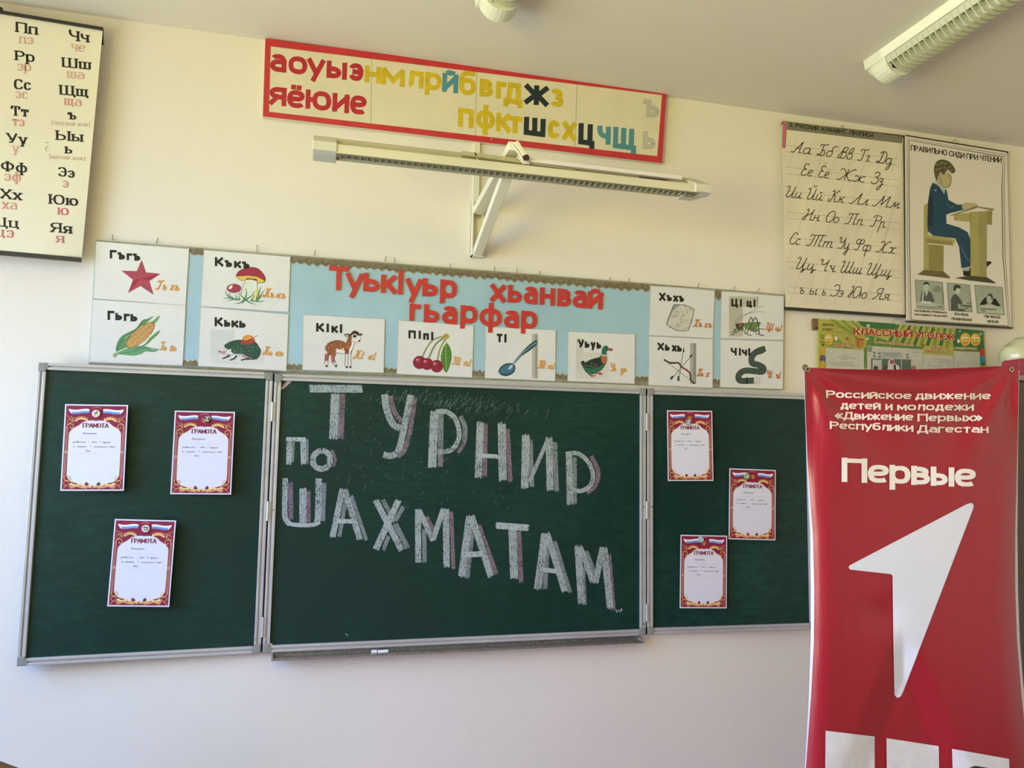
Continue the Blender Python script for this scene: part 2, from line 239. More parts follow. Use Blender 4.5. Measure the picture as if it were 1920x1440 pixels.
def parse(s, asp=1.):
    r = []
    for st in s.split('|'):
        if not st: continue
        P = [tuple(float(q) for q in p.split(',')) for p in st[1:].split()]
        k = st[0]
        if k == 'c': P = catmull(P)
        elif k == 'r': P = rounded(P, False, asp)
        elif k == 'o': P = rounded(P, True, asp)
        r.append((k, P))
    return r
def text_strokes(s, style):
    """strokes of a string in units of cap height"""
    out = []; x = 0
    for ch in s:
        if style == 'cursive':
            w, g = CU.get(ch, CU['с'])
            for k, P in parse(g): out.append((k, [((x+p[0])/10+.32*p[1]/10, p[1]/10) for p in P]))
            x += w+.35
        else:
            if ch == ' ': x += .42; continue
            low = ch.lower() == ch and ch.upper() != ch
            if style == 'serif' and ch.upper() in SE: w, g = SE[ch.upper()]; hh = XH if low else 1.
            elif low and ch in LO: w, g = LO[ch]; hh = XH
            elif low: w, g = PR[ch.upper()]; hh = XH
            else: w, g = PR[ch]; hh = 1.
            for k, P in parse(g, w): out.append((k, [(x+p[0]/10*w*hh, p[1]/10*hh) for p in P]))
            x += w*hh+(.34 if style == 'serif' else .25)
    return out

# ------------------------------------------------------------------ flat drawing on a surface
class Pic:
    """shapes given in photograph pixels (through an optional zoom), laid on the surface  y = yf(u, v)"""
    def __init__(self, yf, lift=.0004, step=2e-5, thick=0., mp=None):
        self.yf = yf if callable(yf) else (lambda u, v, _y=yf: _y)
        self.v, self.f, self.mi, self.ms = [], [], [], []; self.lift = lift; self.step = step; self.k = 0; self.thick = thick; self.layer = 0
        self.o = (0, 0); self.s = 1.; self.mp = mp
    def z(self, ox, oy, s): self.o = (ox, oy); self.s = s; return self
    def P(self, p): return (self.o[0]+p[0]/self.s, self.o[1]+p[1]/self.s)
    def w3(self, p, l):
        if self.mp: return self.mp(p[0], p[1], l)
        return W(p[0], p[1], self.yf(p[0], p[1])-l)
    def m(self, c):
        c = ink(c) if isinstance(c, (str, tuple)) else c
        if c not in self.ms: self.ms.append(c)
        return self.ms.index(c)
    def raw(self, pts, c, tris=None):
        """pts already in photo pixels"""
        l = self.lift+self.layer*2.5e-5+((self.k % 7)*1.2e-4+getattr(self, 'ki', 0)*7e-6 if self.thick else (self.k % 3)*self.step*.2); self.k += 1
        n = len(self.v); self.v += [self.w3(p, l) for p in pts]; mi = self.m(c)
        fs = tris or [tuple(range(len(pts)))]
        for f in fs: self.f.append(tuple(n+i for i in f)); self.mi.append(mi)
        if self.thick:
            N = len(pts); self.v += [self.w3(p, l-self.thick) for p in pts]
            for i in range(N):
                self.f.append((n+i, n+N+i, n+N+(i+1) % N, n+(i+1) % N)); self.mi.append(mi)
    def poly(self, pts, c, curve=False):
        if curve: pts = catmull(list(pts)+[pts[0]], 4)[:-1]
        q = [self.P(p) for p in pts]
        t = tessellate_polygon([[Vector((p[0], p[1], 0)) for p in q]])
        self.raw(q, c, [tuple(x) for x in t]); self.layer += 1; return self
    def ell(self, x, y, rx, ry, c, rot=0., n=18):
        a, b = math.cos(rot), math.sin(rot)
        return self.poly([(x+rx*math.cos(t)*a-ry*math.sin(t)*b, y+rx*math.cos(t)*b+ry*math.sin(t)*a) for t in [i*2*math.pi/n for i in range(n)]], c)
    def rect(self, x0, y0, x1, y1, c, sl=0.): return self.poly([(x0, y0), (x1, y0+sl*(x1-x0)), (x1, y1+sl*(x1-x0)), (x0, y1)], c)
    def _rib(self, q, wd, c, closed=False):
        if getattr(self, 'maxlen', 0) and not isinstance(wd, list):
            q2 = []; n0 = len(q)
            for i in range(n0-(0 if closed else 1)):
                a, b = q[i], q[(i+1) % n0]; k = max(1, int(math.hypot(b[0]-a[0], b[1]-a[1])/self.maxlen)+1)
                q2 += [(a[0]+(b[0]-a[0])*j/k, a[1]+(b[1]-a[1])*j/k) for j in range(k)]
            q = q2+([] if closed else [q[-1]])
        m = len(q); L, R = [], []
        for i in range(m):
            a = q[i-1] if (i or closed) else q[i]; b = q[(i+1) % m] if (i < m-1 or closed) else q[i]
            dx, dy = b[0]-a[0], b[1]-a[1]; d = math.hypot(dx, dy) or 1; nx, ny = -dy/d, dx/d
            h = (wd(dx/d, dy/d) if callable(wd) else (wd[i] if isinstance(wd, list) else wd))/2
            L.append((q[i][0]+nx*h, q[i][1]+ny*h)); R.append((q[i][0]-nx*h, q[i][1]-ny*h))
        fs = [(i, i+1, m+i+1, m+i) for i in range(m-1)]+([(m-1, 0, m, 2*m-1)] if closed else [])
        if self.thick:
            for n_, f in enumerate(fs):
                P = L+R; self.ki = n_; self.raw([P[i] for i in f], c); self.k -= 1
            self.ki = 0
            self.k += 1
        else: self.raw(L+R, c, fs)
    def line(self, pts, w, c, curve=False, closed=False, cap=False):
        if curve: pts = catmull(list(pts), 5)
        q = [self.P(p) for p in pts]
        if isinstance(w, list):
            n = len(q); w = [w[0]+(w[1]-w[0])*i/(n-1) for i in range(n)]; w = [x/self.s for x in w]
        else: w = w/self.s
        if cap and not closed:
            for e, g in ((0, 1), (-1, -2)):
                dx, dy = q[e][0]-q[g][0], q[e][1]-q[g][1]; d = math.hypot(dx, dy) or 1; q[e] = (q[e][0]+dx/d*w/2, q[e][1]+dy/d*w/2)
        self._rib(q, w, c, closed); self.layer += .25; return self
    def strokes(self, st, T, w, c, style='sans', thin=.35):
        """st in glyph units, T maps to photo px, w px"""
        for k, P in st:
            q = [T(p) for p in P]
            if style == 'cursive':
                if len(q) == 2:
                    dx, dy = q[1][0]-q[0][0], q[1][1]-q[0][1]; d = math.hypot(dx, dy)
                    if d < w: q[1] = (q[0][0]+w*.8, q[0][1])
                self._rib(q, w, c)
                continue
            hc = getattr(self, 'hc', 1.); wf = (lambda dx, dy: w*(thin+(1-thin)*abs(dy))) if style == 'serif' else (lambda dx, dy: w*(hc+(1-hc)*abs(dy)))
            if k == 'o': self._rib(q, wf, c, True)
            elif k in 'rc': 
                q = self._ext(q, w/2, w/2 if style != 'serif' else 0); self._rib(q, wf, c)
            else:
                for i in range(len(q)-1):
                    a, b = q[i], q[i+1]; dx, dy = b[0]-a[0], b[1]-a[1]; d = math.hypot(dx, dy) or 1e-6; ux, uy = dx/d, dy/d
                    def e(j, o):
                        if j < 0 or j >= len(q): return w/2
                        vx, vy = q[j][0]-q[o][0], q[j][1]-q[o][1]; L = math.hypot(vx, vy) or 1
                        cs = abs(vx/L*ux+vy/L*uy)
                        return w/2*(1-.75*cs) if style != 'serif' else w*thin/2
                    ea, eb = e(i-1, i), e(i+2, i+1)
                    if style == 'serif': 
                        if i-1 < 0: ea = w*thin/2
                        if i+2 >= len(q): eb = w*thin/2
                    self._rib([(a[0]-ux*ea, a[1]-uy*ea), (b[0]+ux*eb, b[1]+uy*eb)], wf, c)
            if style == 'serif' and k == 'l':
                for i in (0, -1):
                    j = 1 if i == 0 else -2
                    g = P[i]; vx, vy = P[i][0]-P[j][0], P[i][1]-P[j][1]
                    if abs(vy) > abs(vx)*.9 and abs(vy) > .3:
                        a = q[i]; ex = self._ex
                        h = w*.95
                        self._rib([(a[0]-ex[0]*h, a[1]-ex[1]*h), (a[0]+ex[0]*h, a[1]+ex[1]*h)], w*thin, c)
    def _ext(self, q, a, b):
        for e, g, r in ((0, 1, a), (-1, -2, b)):
            dx, dy = q[e][0]-q[g][0], q[e][1]-q[g][1]; d = math.hypot(dx, dy) or 1; q[e] = (q[e][0]+dx/d*r, q[e][1]+dy/d*r)
        return q
    def text(self, s, p0, p1, h, c, wt=.17, style='sans', thin=.35):
        """ink runs from p0 to p1 along the baseline, h = cap height; in zoom units"""
        st = text_strokes(s, style); xs = [p[0] for _, P in st for p in P]; x0, x1 = min(xs), max(xs)
        a, b = self.P(p0), self.P(p1); h = h/self.s; w = wt*h
        L = math.hypot(b[0]-a[0], b[1]-a[1]); ex = ((b[0]-a[0])/L, (b[1]-a[1])/L); self._ex = ex; hw = w/2
        up = (self.lean, -1.) if hasattr(self, 'lean') else (0., -1.)
        sx = (L-w)/max(1e-6, x1-x0)
        if x1-x0 < 1e-6: sx = 0
        yo = hw*getattr(self, 'hc', 1.) if style != 'serif' else w*thin/2
        T = lambda p: (a[0]+ex[0]*(hw+(p[0]-x0)*sx)+up[0]*(yo+p[1]*(h-2*yo)), a[1]+ex[1]*(hw+(p[0]-x0)*sx)+up[1]*(yo+p[1]*(h-2*yo)))
        self.strokes(st, T, w, c, style, thin); return self
    def glyph(self, ch, x0, x1, yt, yb, c, w, slope=.1, style='sans'):
        """one letter fitted to its inked box (zoom units; yt, yb at the middle of the letter)"""
        st = text_strokes(ch, style); X = [p[0] for _, P in st for p in P]; Yy = [p[1] for _, P in st for p in P]
        gx0, gx1, gy0, gy1 = min(X), max(X), min(Yy), max(Yy); a = self.P((x0, yt)); b = self.P((x1, yb)); w = w/self.s; hw = w/2
        xc = (a[0]+b[0])/2; self._ex = (1, slope)
        def T(p):
            X_ = a[0]+hw+((p[0]-gx0)/(gx1-gx0)*(b[0]-a[0]-w) if gx1-gx0 > 1e-6 else (b[0]-a[0]-w)/2)
            Y_ = b[1]-hw-(p[1]-gy0)/(gy1-gy0)*(b[1]-a[1]-w)
            return (X_-(Y_-(a[1]+b[1])/2)*.03, Y_+slope*(X_-xc))
        self.strokes(st, T, w, c, style); return self
    def build(self, name, parent=None, label=None, **k):
        o = obj(name, self.v, self.f, self.ms, parent, mi=self.mi, **k)
        if label: o['label'] = label
        if k.get('smooth'):
            b = bmesh.new(); b.from_mesh(o.data); bmesh.ops.remove_doubles(b, verts=b.verts, dist=2e-5); b.to_mesh(o.data); b.free()
        return o
def quad_slab(c4, Y, th, name, m, parent=None, m2=None, **k):
    """flat board seen at the four pixel corners (tl, tr, br, bl), front face at y = Y, thickness th towards the wall"""
    yf = Y if callable(Y) else (lambda u, v: Y)
    a = [W(u, v, yf(u, v)) for u, v in c4]; b = [p+Vector((0, th, 0)) for p in a]
    mb = MB().hexa([a[3], a[2], a[1], a[0]], [b[3], b[2], b[1], b[0]])
    return mb.build(name, m, parent, **k)
# ================================================================== the room
ZC = 3.289; XL, XR, YB = -2.42, 5.2, -7.0
wallm = mat('e4ddcd', rough=.75, var=.012, scale=2.2, bump=.12, bscale=35, key='wall_paint')
ceilm = mat('d9d3c4', rough=.85, var=.015, scale=1.5, bump=.08, bscale=25, key='ceiling_paint')
def struct(name, mb, m, parent=None): return tag(mb.build(name, m, parent), kind='structure') if parent is None else mb.build(name, m, parent)
struct('wall_front', MB().box(XL-.2, XR+.2, 0, .2, 0, ZC+.2), wallm)
struct('wall_right', MB().box(XR, XR+.2, YB, 0, 0, ZC+.2), wallm)
struct('wall_back', MB().box(XL-.2, XR+.2, YB-.2, YB, 0, .9).box(XL-.2, XR+.2, YB-.2, YB, 2.8, ZC+.2).box(XL-.2, -.4, YB-.2, YB, .9, 2.8).box(4.6, XR+.2, YB-.2, YB, .9, 2.8), wallm)
lw = MB(); ys = [0, -.62, -2.5, -3.15, -5.05, YB]
lw.box(XL-.2, XL, YB, 0, 0, .85).box(XL-.2, XL, YB, 0, 2.9, ZC+.2)
for a, b in ((-.62, 0), (-3.15, -2.5), (YB, -5.05)): lw.box(XL-.2, XL, a, b, .85, 2.9)
struct('wall_left', lw, wallm)
struct('ceiling', MB().box(XL-.2, XR+.2, YB-.2, .2, ZC, ZC+.15), ceilm)
struct('floor', MB().box(XL-.2, XR+.2, YB-.2, .2, -.15, 0), mat('93806a', rough=.5, var=.10, scale=3, stretch=(1, 8, 1), key='floor_boards'))
wfm = mat('efece2', rough=.4, key='window_frame')
for i, (a, b) in enumerate(((-2.5, -.62), (-5.05, -3.15))):
    f = MB()
    for z in (.85, 2.84): f.box(XL-.14, XL-.06, a, b, z, z+.06)
    for y in (a, (a+b)/2-.03, b-.06): f.box(XL-.14, XL-.06, y, y+.06, .91, 2.84)
    struct('window_%d' % (i+1), f, wfm)
f = MB()
for z in (.9, 2.74): f.box(-.4, 4.6, YB-.14, YB-.06, z, z+.06)
for x in (-.4, 1.2, 2.9, 4.54): f.box(x, x+.06, YB-.14, YB-.06, .96, 2.74)
struct('window_3', f, wfm)
struct('baseboard_front', MB().box(XL, XR, -.02, 0, 0, .09), mat('8a5a34', rough=.4, key='baseboard'))

# ------------------------------------------------------------------ helper: rail of aluminium, fixture builders
# ceiling lamps, both square to the front wall
whitem = mat('e9e8cf', rough=.35, var=.03, key='lamp_enamel')
caplm = mat('dcdcc4', rough=.4, var=.04, key='lamp_plastic')
chrome = mat('d8d8c8', rough=.16, metal=.9, var=.04, key='lamp_mirror'); louvm = mat('cfd0b8', rough=.25, metal=.2, var=.04, key='louvre_plastic')
glassm = mat('f2f2e6', rough=.25, var=.02, key='tube_glass')
darkm = mat('2a2a22', rough=.6, key='dark_gap')
blade_mesh = None
def ceiling_lamp(xc, label):
    global blade_mesh
    t = thing('ceiling_lamp', (xc, -.50, ZC-.10), label, 'lamp', 'fluorescent lamps on the ceiling')
    y0, y1 = -.52, -1.85
    b = MB(); b.prism([(xc-.078, y0-.06, ZC), (xc+.078, y0-.06, ZC), (xc+.07, y0-.06, ZC-.034), (xc-.07, y0-.06, ZC-.034)], (0, y1-y0+.06, 0)); b.build('housing', whitem, t)
    e = MB()
    n = 12; P = [(xc+.066*math.cos(math.pi*i/n), y0, ZC-.034-.062*math.sin(math.pi*i/n)) for i in range(n+1)]
    P2 = [(xc+.058*math.cos(math.pi*i/n), y0+.03, ZC-.03-.035*math.sin(math.pi*i/n)) for i in range(n+1)]
    e.add(P+P2, [(i, i+1, n+2+i, n+1+i) for i in range(n)]+[tuple(range(n+1, 2*n+2))])
    P3 = [(x, y0-.075, z) for x, y, z in P]; e.add(P+P3, [(i, i+1, n+2+i, n+1+i) for i in range(n)]+[tuple(range(n+1, 2*n+2))])
    e.prism([(xc-.078, y0+.03, ZC), (xc+.078, y0+.03, ZC), (xc+.07, y0+.03, ZC-.036), (xc-.07, y0+.03, ZC-.036)], (0, -.09, 0))
    e.build('end_cap', caplm, t)
    MB().box(xc-.036, xc+.036, y0-.079, y0-.076, ZC-.072, ZC-.038).build('lamp_holder', darkm, t)
    m = MB(); m.prism([(xc-.066, y0-.08, ZC-.036), (xc-.012, y0-.08, ZC-.036), (xc-.058, y0-.08, ZC-.06)], (0, y1-y0+.1, 0))
    m.prism([(xc+.066, y0-.08, ZC-.036), (xc+.012, y0-.08, ZC-.036), (xc+.058, y0-.08, ZC-.06)], (0, y1-y0+.1, 0)); m.build('reflector', louvm, t)
    MB().cyl((xc, y0-.079, ZC-.056), (xc, y1+.02, ZC-.056), .019).build('fluorescent_tube', glassm, t, smooth=True)
    # louvre blades: thin half rings
    k = 0; y = y0-.10
    while y > y1+.03:
        if blade_mesh is None:
            bm = MB(); n = 10
            for th in (0, -.0016):
                O = [(xc+.066*math.cos(math.pi*i/n), y+th, ZC-.036-.058*math.sin(math.pi*i/n)) for i in range(n+1)]
                I = [(xc+.030*math.cos(math.pi*i/n), y+th, ZC-.036-.030*math.sin(math.pi*i/n)) for i in range(n+1)]
                bm.add(O+I, [(i, i+1, n+2+i, n+1+i) for i in range(n)])
            O = [(xc+.066*math.cos(math.pi*i/n), ZC-.036-.058*math.sin(math.pi*i/n)) for i in range(n+1)]
            bm.add([(x, y+.001, z) for x, z in O]+[(x, y-.003, z) for x, z in O], [(i, i+1, n+2+i, n+1+i) for i in range(n)])
            o = bm.build('louvre_blade', louvm, t); blade_mesh = (o.data, y, xc)
        else:
            o = bpy.data.objects.new('louvre_blade', blade_mesh[0]); COL.objects.link(o); o.parent = t
            o.location = (0, y-blade_mesh[1], 0)
        y -= .026; k += 1
    return t
ceiling_lamp(2.275, 'long white louvred tube lamp on the ceiling at upper right')
ceiling_lamp(.705, 'rounded end of a ceiling lamp at the top middle of the picture')

# ------------------------------------------------------------------ board light on its wall bracket
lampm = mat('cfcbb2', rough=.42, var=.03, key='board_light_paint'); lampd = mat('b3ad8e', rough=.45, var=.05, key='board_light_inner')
arm = mat('e4e0c6', rough=.4, var=.02, key='bracket_paint')
YL = -.60
t = thing('board_light', (.752, -.03, 2.52), 'long cream strip light held in front of the wall by a triangular bracket', 'lamp')
XA, XB = .113, 1.463
zpx = lambda u, v, Y: W(u, v, Y).z
YF = YL-.007
zlo, zhi = zpx(626, 285.9, YF), zpx(626, 270.7, YF); zup = zpx(626, 259.5, YL+.055)
fp = MB(); fp.box(XA+.07, XB-.050, YF, YF+.006, zlo, zhi).box(XA+.07, XB-.050, YF-.001, YF+.018, zhi-.003, zhi+.0015); fp.build('front_panel', lampm, t)
zm1, zm2 = zpx(640, 268.5, YL+.012), zpx(640, 265, YL+.03)
MB().hexa([(XA+.07, YF+.016, zhi-.004), (XB-.05, YF+.016, zhi-.004), (XB-.05, YL+.03, zm2), (XA+.07, YL+.03, zm2)], [(XA+.07, YF+.02, zhi-.012), (XB-.05, YF+.02, zhi-.012), (XB-.05, YL+.034, zm2-.004), (XA+.07, YL+.034, zm2-.004)]).box(XA+.07, XB-.05, YL+.028, YL+.034, zm2-.002, zm2+.004).build('inner_channel', lampd, t)
MB().hexa([(XA+.07, YL+.032, zm2-.001), (XB-.05, YL+.032, zm2-.001), (XB-.05, YL+.052, zup), (XA+.07, YL+.052, zup)], [(XA+.07, YL+.036, zm2-.006), (XB-.05, YL+.036, zm2-.006), (XB-.05, YL+.056, zup-.006), (XA+.07, YL+.056, zup-.006)]).box(XA+.07, XB-.05, YL+.052, YL+.058, zlo, zup).build('back_panel', lampd, t)
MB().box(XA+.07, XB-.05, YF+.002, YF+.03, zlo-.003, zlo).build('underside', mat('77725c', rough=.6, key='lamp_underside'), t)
YCf = YF-.004; zc = [zpx(626, v, Y) for v, Y in ((283.5, YCf), (266.9, YCf), (257.5, YL+.055), (293, YL+.018))]
for s, xa, xb in ((-1, XA, XA+.072), (1, XB-.060, XB)):
    P = [(YCf, zc[0]), (YCf, zc[1]), (YL+.055, zc[2]), (YL+.078, zc[2]-.01), (YL+.078, zc[3]), (YL+.018, zc[3])]
    mb = MB()
    if s < 0: mb.prism([(xa, y, z) for y, z in P], (xb-xa, 0, 0))
    else:
        A = [(xa-(.0 if y < YL else .03), y, z) for y, z in P]; B = [(xb if y < YL+.02 else xb-.035, y, z) for y, z in P]
        mb.add(A+B, [tuple(range(6)), tuple(range(11, 5, -1))]+[(i, 6+i, 6+(i+1) % 6, (i+1) % 6) for i in range(6)])
    mb.build('end_cap', mat('c9c6b4', rough=.4, var=.03, key='end_cap_plastic'), t, bevel=.0015)
MB().cyl((XA+.07, YL+.03, zlo+.013), (XB-.11, YL+.03, zlo+.013), .010).build('fluorescent_tube', glassm, t, smooth=True)
mb = MB().cyl((XB-.085, YL+.022, zlo-.001), (XB-.062, YL+.022, zlo-.001), .010); mb.build('lamp_holder', chrome, t)
MB().hexa([(XB-.27, YF+.018, zhi-.001), (XB-.14, YF+.018, zhi-.001), (XB-.155, YL+.026, zm2-.003), (XB-.255, YL+.026, zm2-.003)], [(XB-.27, YF+.02, zhi-.004), (XB-.14, YF+.02, zhi-.004), (XB-.155, YL+.03, zm2-.006), (XB-.255, YL+.03, zm2-.006)]).build('ballast_slot', mat('55513c', rough=.7, key='slot'), t)
first = None
for i in range(58):
    x = XA+.083+i*.0206
    if first is None:
        mb = MB(); mb.prism([(x, YL-.004, zlo), (x, YL+.03, zlo), (x, YL+.028, zlo-.008), (x, YL-.0, zlo-.0062)], (.0011, 0, 0)); first = mb.build('louvre_blade', mat('a39f88', rough=.4, key='louvre'), t); fx = x
    else:
        o = bpy.data.objects.new('louvre_blade', first.data); COL.objects.link(o); o.parent = t; o.location = (x-fx, 0, 0)
# flat mounting rail with screws on top, and the spare white rail behind
r0, r1 = W(866, 288, YL+.02), W(1077, 316.5, YL+.02)
MB().bar(r0, r1, .004, .018).bar(r0+Vector((0, -.006, -.008)), r1+Vector((0, -.006, -.008)), .014, .003).build('mounting_rail', lampd, t)
for u, v in ((904, 295), (931, 299), (1037, 312)):
    p = W(u, v, YL+.016); MB().cyl(p, p+Vector((0, -.004, 0)), .0028, 8).build('screw', mat('6a6650', rough=.4, metal=.6, key='screw'), t)
s0, s1 = W(990, 301, YL+.002), W(1277, 334.5, YL+.002)
MB().bar(s0, s1, .016, .013).bar(s0+Vector((0, .010, .010)), s1+Vector((-.005, .010, .010)), .004, .005).build('side_rail', mat('d9d4d0', rough=.35, var=.02, key='white_rail'), t)
hk = W(883, 287, YL+.02); MB().box(hk.x-.004, hk.x+.012, hk.y, hk.y+.004, hk.z-.012, hk.z+.008).bar(hk+Vector((.012, 0, .004)), hk+Vector((.024, 0, -.02)), .004, .004, (0, 1, 0)).build('hook', arm, t)
# bracket: wall plate, two arms meeting at the lamp, pivot plates
px0, px1 = .728, .776
zt = W(884, 300, 0).z; zbm = W(884, 483, 0).z; zm = W(884, 381, 0).z
MB().box(px0, px1, -.004, 0, zbm, zm).box(px0, px0+.004, -.03, 0, zbm, zm).box(px1-.003, px1, -.02, 0, zbm+.03, zm-.02).box(px0, px1, -.03, 0, zbm, zbm+.004).build('wall_plate', arm, t)
MB().box(px0+.004, px0+.028, -.012, 0, zm-.03, zt+.16).build('wall_channel', arm, t)
for z in (zm-.055, zbm+.085): MB().cyl((px0+.031, -.004, z), (px0+.031, -.010, z), .006, 12).build('bolt', lampd, t)
apex = W(963, 272, -.60); A1 = Vector((.752, -.015, W(888, 396, -.01).z)); B0 = Vector((.752, -.015, zbm+.012))
mb = MB().bar(A1, Vector((.752, -.603, apex.z-.004)), .040, .030); mb.build('upper_arm', arm, t, bevel=.002)
q = W(949, 330, -.42); mb = MB().bar(B0, Vector((.754, -.56, W(957, 303, -.56).z)), .036, .030); mb.build('strut', arm, t, bevel=.002)
k0, k1 = W(967, 266, YL-.012), W(990, 302, YL-.012)
MB().bar(k0, k1, .014, .012, (0, 1, 0)).bar(k0+Vector((-.012, 0, -.01)), k1+Vector((-.014, 0, .0)), .004, .006, (0, 1, 0)).build('tilt_lever', arm, t, bevel=.001)
kk = W(984, 296, YL-.012); MB().cyl(kk, kk+Vector((.004, -.012, -.003)), .010, 14).build('knob', mat('33202a', rough=.4, key='dark_knob'), t)
mb = MB(); w0, w1 = W(978, 307, YL+.0), W(992, 308, YL+.0); mb.prism([W(972, 296, YL), W(981, 290, YL), W(994, 308, YL), W(980, 307, YL)], (0, .003, 0)); mb.build('clamp_plate', arm, t)

# ------------------------------------------------------------------ chairs peeking in at the bottom corners, cabinet at right
def chair(loc, rz, name, label, m, mf, w=.42, arch=None):
    t = thing(name, loc, label, 'chair'); x, y, z = loc
    MB().box(x-w/2, x+w/2, y-.20, y+.20, z+.43, z+.46).build('seat', m, t, bevel=.01)
    n = 8; F = []; Bk = []
    for i in range(n+1):
        a = -1+2*i/n; xx = x+a*w/2; zz = z+loc_top-(arch*a*a if arch else .05*abs(a)**3); F.append((xx, y-.205+.02*a*a, zz))
    P = F+[(x+w/2, y-.205+.02, z+loc_top-.30), (x-w/2, y-.205+.02, z+loc_top-.30)]
    MB().prism(P, (0, -.02, 0)).build('backrest', m, t, bevel=.006)
    for sx in (-1, 1):
        MB().cyl((x+sx*(w/2-.03), y-.19, z), (x+sx*(w/2-.03), y-.19, z+loc_top-.1), .011).build('leg', mf, t, smooth=True)
        MB().cyl((x+sx*(w/2-.03), y+.17, z), (x+sx*(w/2-.03), y+.17, z+.43), .011).build('leg', mf, t, smooth=True)
    MB().cyl((x-w/2+.03, y-.17, z+.2), (x+w/2-.03, y-.17, z+.2), .008).build('stretcher', mf, t)
    return t
tubem = mat('3a3a3c', rough=.35, metal=.7, key='steel_tube')
loc_top = .99
pp = W(1822, 1432, -1.62)
loc_top = pp.z+.0; chair((pp.x, -1.42, 0), 0, 'office_chair', 'black chair whose rounded back just shows at the lower right before the banner', mat('18181a', rough=.6, key='black_fabric'), tubem, w=.36, arch=.16)
pp = W(2, 1408, -.95)
loc_top = pp.z; chair((pp.x-.16, -.75, 0), 0, 'wooden_chair', 'brown wooden chair, one back corner showing at the lower left', mat('6b5138', rough=.5, var=.15, scale=8, stretch=(6, 1, 1), key='chair_wood'), tubem)

# cabinet against the wall, right of the banner
cx = W(1900, 900, -.42).x; cz = W(1915, 704, -.42).z
t = thing('cabinet', (cx+.45, -.21, 0), 'tall dark brown cabinet at the right edge, behind the banner', 'cabinet')
cm = mat('5d5346', rough=.55, var=.08, scale=5, stretch=(1, 1, .2), key='cabinet_wood')
MB().box(cx, cx+.9, -.40, -.01, 0, cz-.02).build('body', cm, t)
MB().box(cx-.01, cx+.91, -.425, -.01, cz-.02, cz).build('top', mat('9b927c', rough=.5, var=.05, key='cabinet_top'), t)
for a in (0, 1):
    d = MB().box(cx+.01+a*.445, cx+.445+a*.445, -.42, -.40, .08, cz-.03).build('door', cm, t)
    MB().box(cx+.40+a*.07, cx+.415+a*.07, -.435, -.42, 1.0, 1.12).build('handle', chrome, d)
# red box with rounded corners and a cream balloon-like bag on the cabinet
c0 = W(1908, 672, -.36); c1 = W(1908, 701, -.36); h = c0.z-cz
P = []; r = .018; x0 = W(1908, 690, -.36).x; x1 = x0+.16
for cx_, cz_, a0 in ((x1-r, cz+h-r, 0), (x0+r, cz+h-r, 1), (x0+r, cz+r, 2), (x1-r, cz+r, 3)):
    for i in range(5): a = math.pi/2*(a0+i/4); P.append((cx_+r*math.cos(a), -.37, cz_+r*math.sin(a)))
tag(MB().prism(P, (0, .09, 0)).build('box', mat('a8364a', rough=.4, var=.04, key='red_box'), bevel=.003), 'small crimson box with rounded corners on the brown cabinet', 'box')
b = W(1918, 672, -.17); mb = MB(); mb.ball((b.x+.04, -.17, max(b.z+.01, cz+.085)), .145, .10, .085, 24, 14)
mb.v = [v+Vector((0, 0, .006*math.sin(v.x*70)+.004*math.sin(v.x*130+v.z*60))) for v in mb.v]
tb = tag(mb.build('balloon', mat('d6d6a8', rough=.25, var=.06, scale=12, coat=.5, key='balloon_rubber'), smooth=True), 'pale greenish cream balloon lying on the brown cabinet', 'balloon')
mb = MB(); zc0 = max(b.z+.01, cz+.085)
mb.cyl((b.x-.105, -.17, zc0-.03), (b.x-.135, -.175, zc0-.055), .012, 10, .004); mb.build('knot', mat('c8c89c', rough=.35, key='balloon_knot'), tb)
# ================================================================== chalkboard
alu = mat('c2c2bf', rough=.38, metal=.35, var=.05, scale=14, stretch=(.3, 1, 1), key='aluminium')
alud = mat('6f6d66', rough=.45, metal=.6, var=.05, key='aluminium_groove')
capm = mat('8c8b84', rough=.5, var=.06, key='corner_plastic')
def board_green():
    m = bpy.data.materials.new('chalkboard_green'); m.use_nodes = True; n = m.node_tree; b = n.nodes['Principled BSDF']
    b.inputs['Roughness'].default_value = .38; b.inputs['Specular IOR Level'].default_value = .3
    tc = n.nodes.new('ShaderNodeTexCoord'); mp = n.nodes.new('ShaderNodeMapping'); mp.inputs['Scale'].default_value = (1.6, 1, 5); mp.inputs['Rotation'].default_value = (0, .5, 0)
    n1 = n.nodes.new('ShaderNodeTexNoise'); n1.inputs['Scale'].default_value = 9; n1.inputs['Detail'].default_value = 9; n1.inputs['Roughness'].default_value = .7
    n2 = n.nodes.new('ShaderNodeTexNoise'); n2.inputs['Scale'].default_value = 1.4; n2.inputs['Detail'].default_value = 2
    n.links.new(tc.outputs['Object'], mp.inputs[0]); n.links.new(mp.outputs[0], n1.inputs['Vector']); n.links.new(tc.outputs['Object'], n2.inputs['Vector'])
    mu = n.nodes.new('ShaderNodeMath'); mu.operation = 'MULTIPLY'; n.links.new(n1.outputs['Fac'], mu.inputs[0]); n.links.new(n2.outputs['Fac'], mu.inputs[1])
    r = n.nodes.new('ShaderNodeValToRGB'); r.color_ramp.elements[0].position = .22; r.color_ramp.elements[1].position = .55
    r.color_ramp.elements[0].color = (*lin('113129'), 1); r.color_ramp.elements[1].color = (*lin('22493e'), 1)
    n.links.new(mu.outputs[0], r.inputs[0]); n.links.new(r.outputs[0], b.inputs['Base Color']); return m
greenm = board_green()
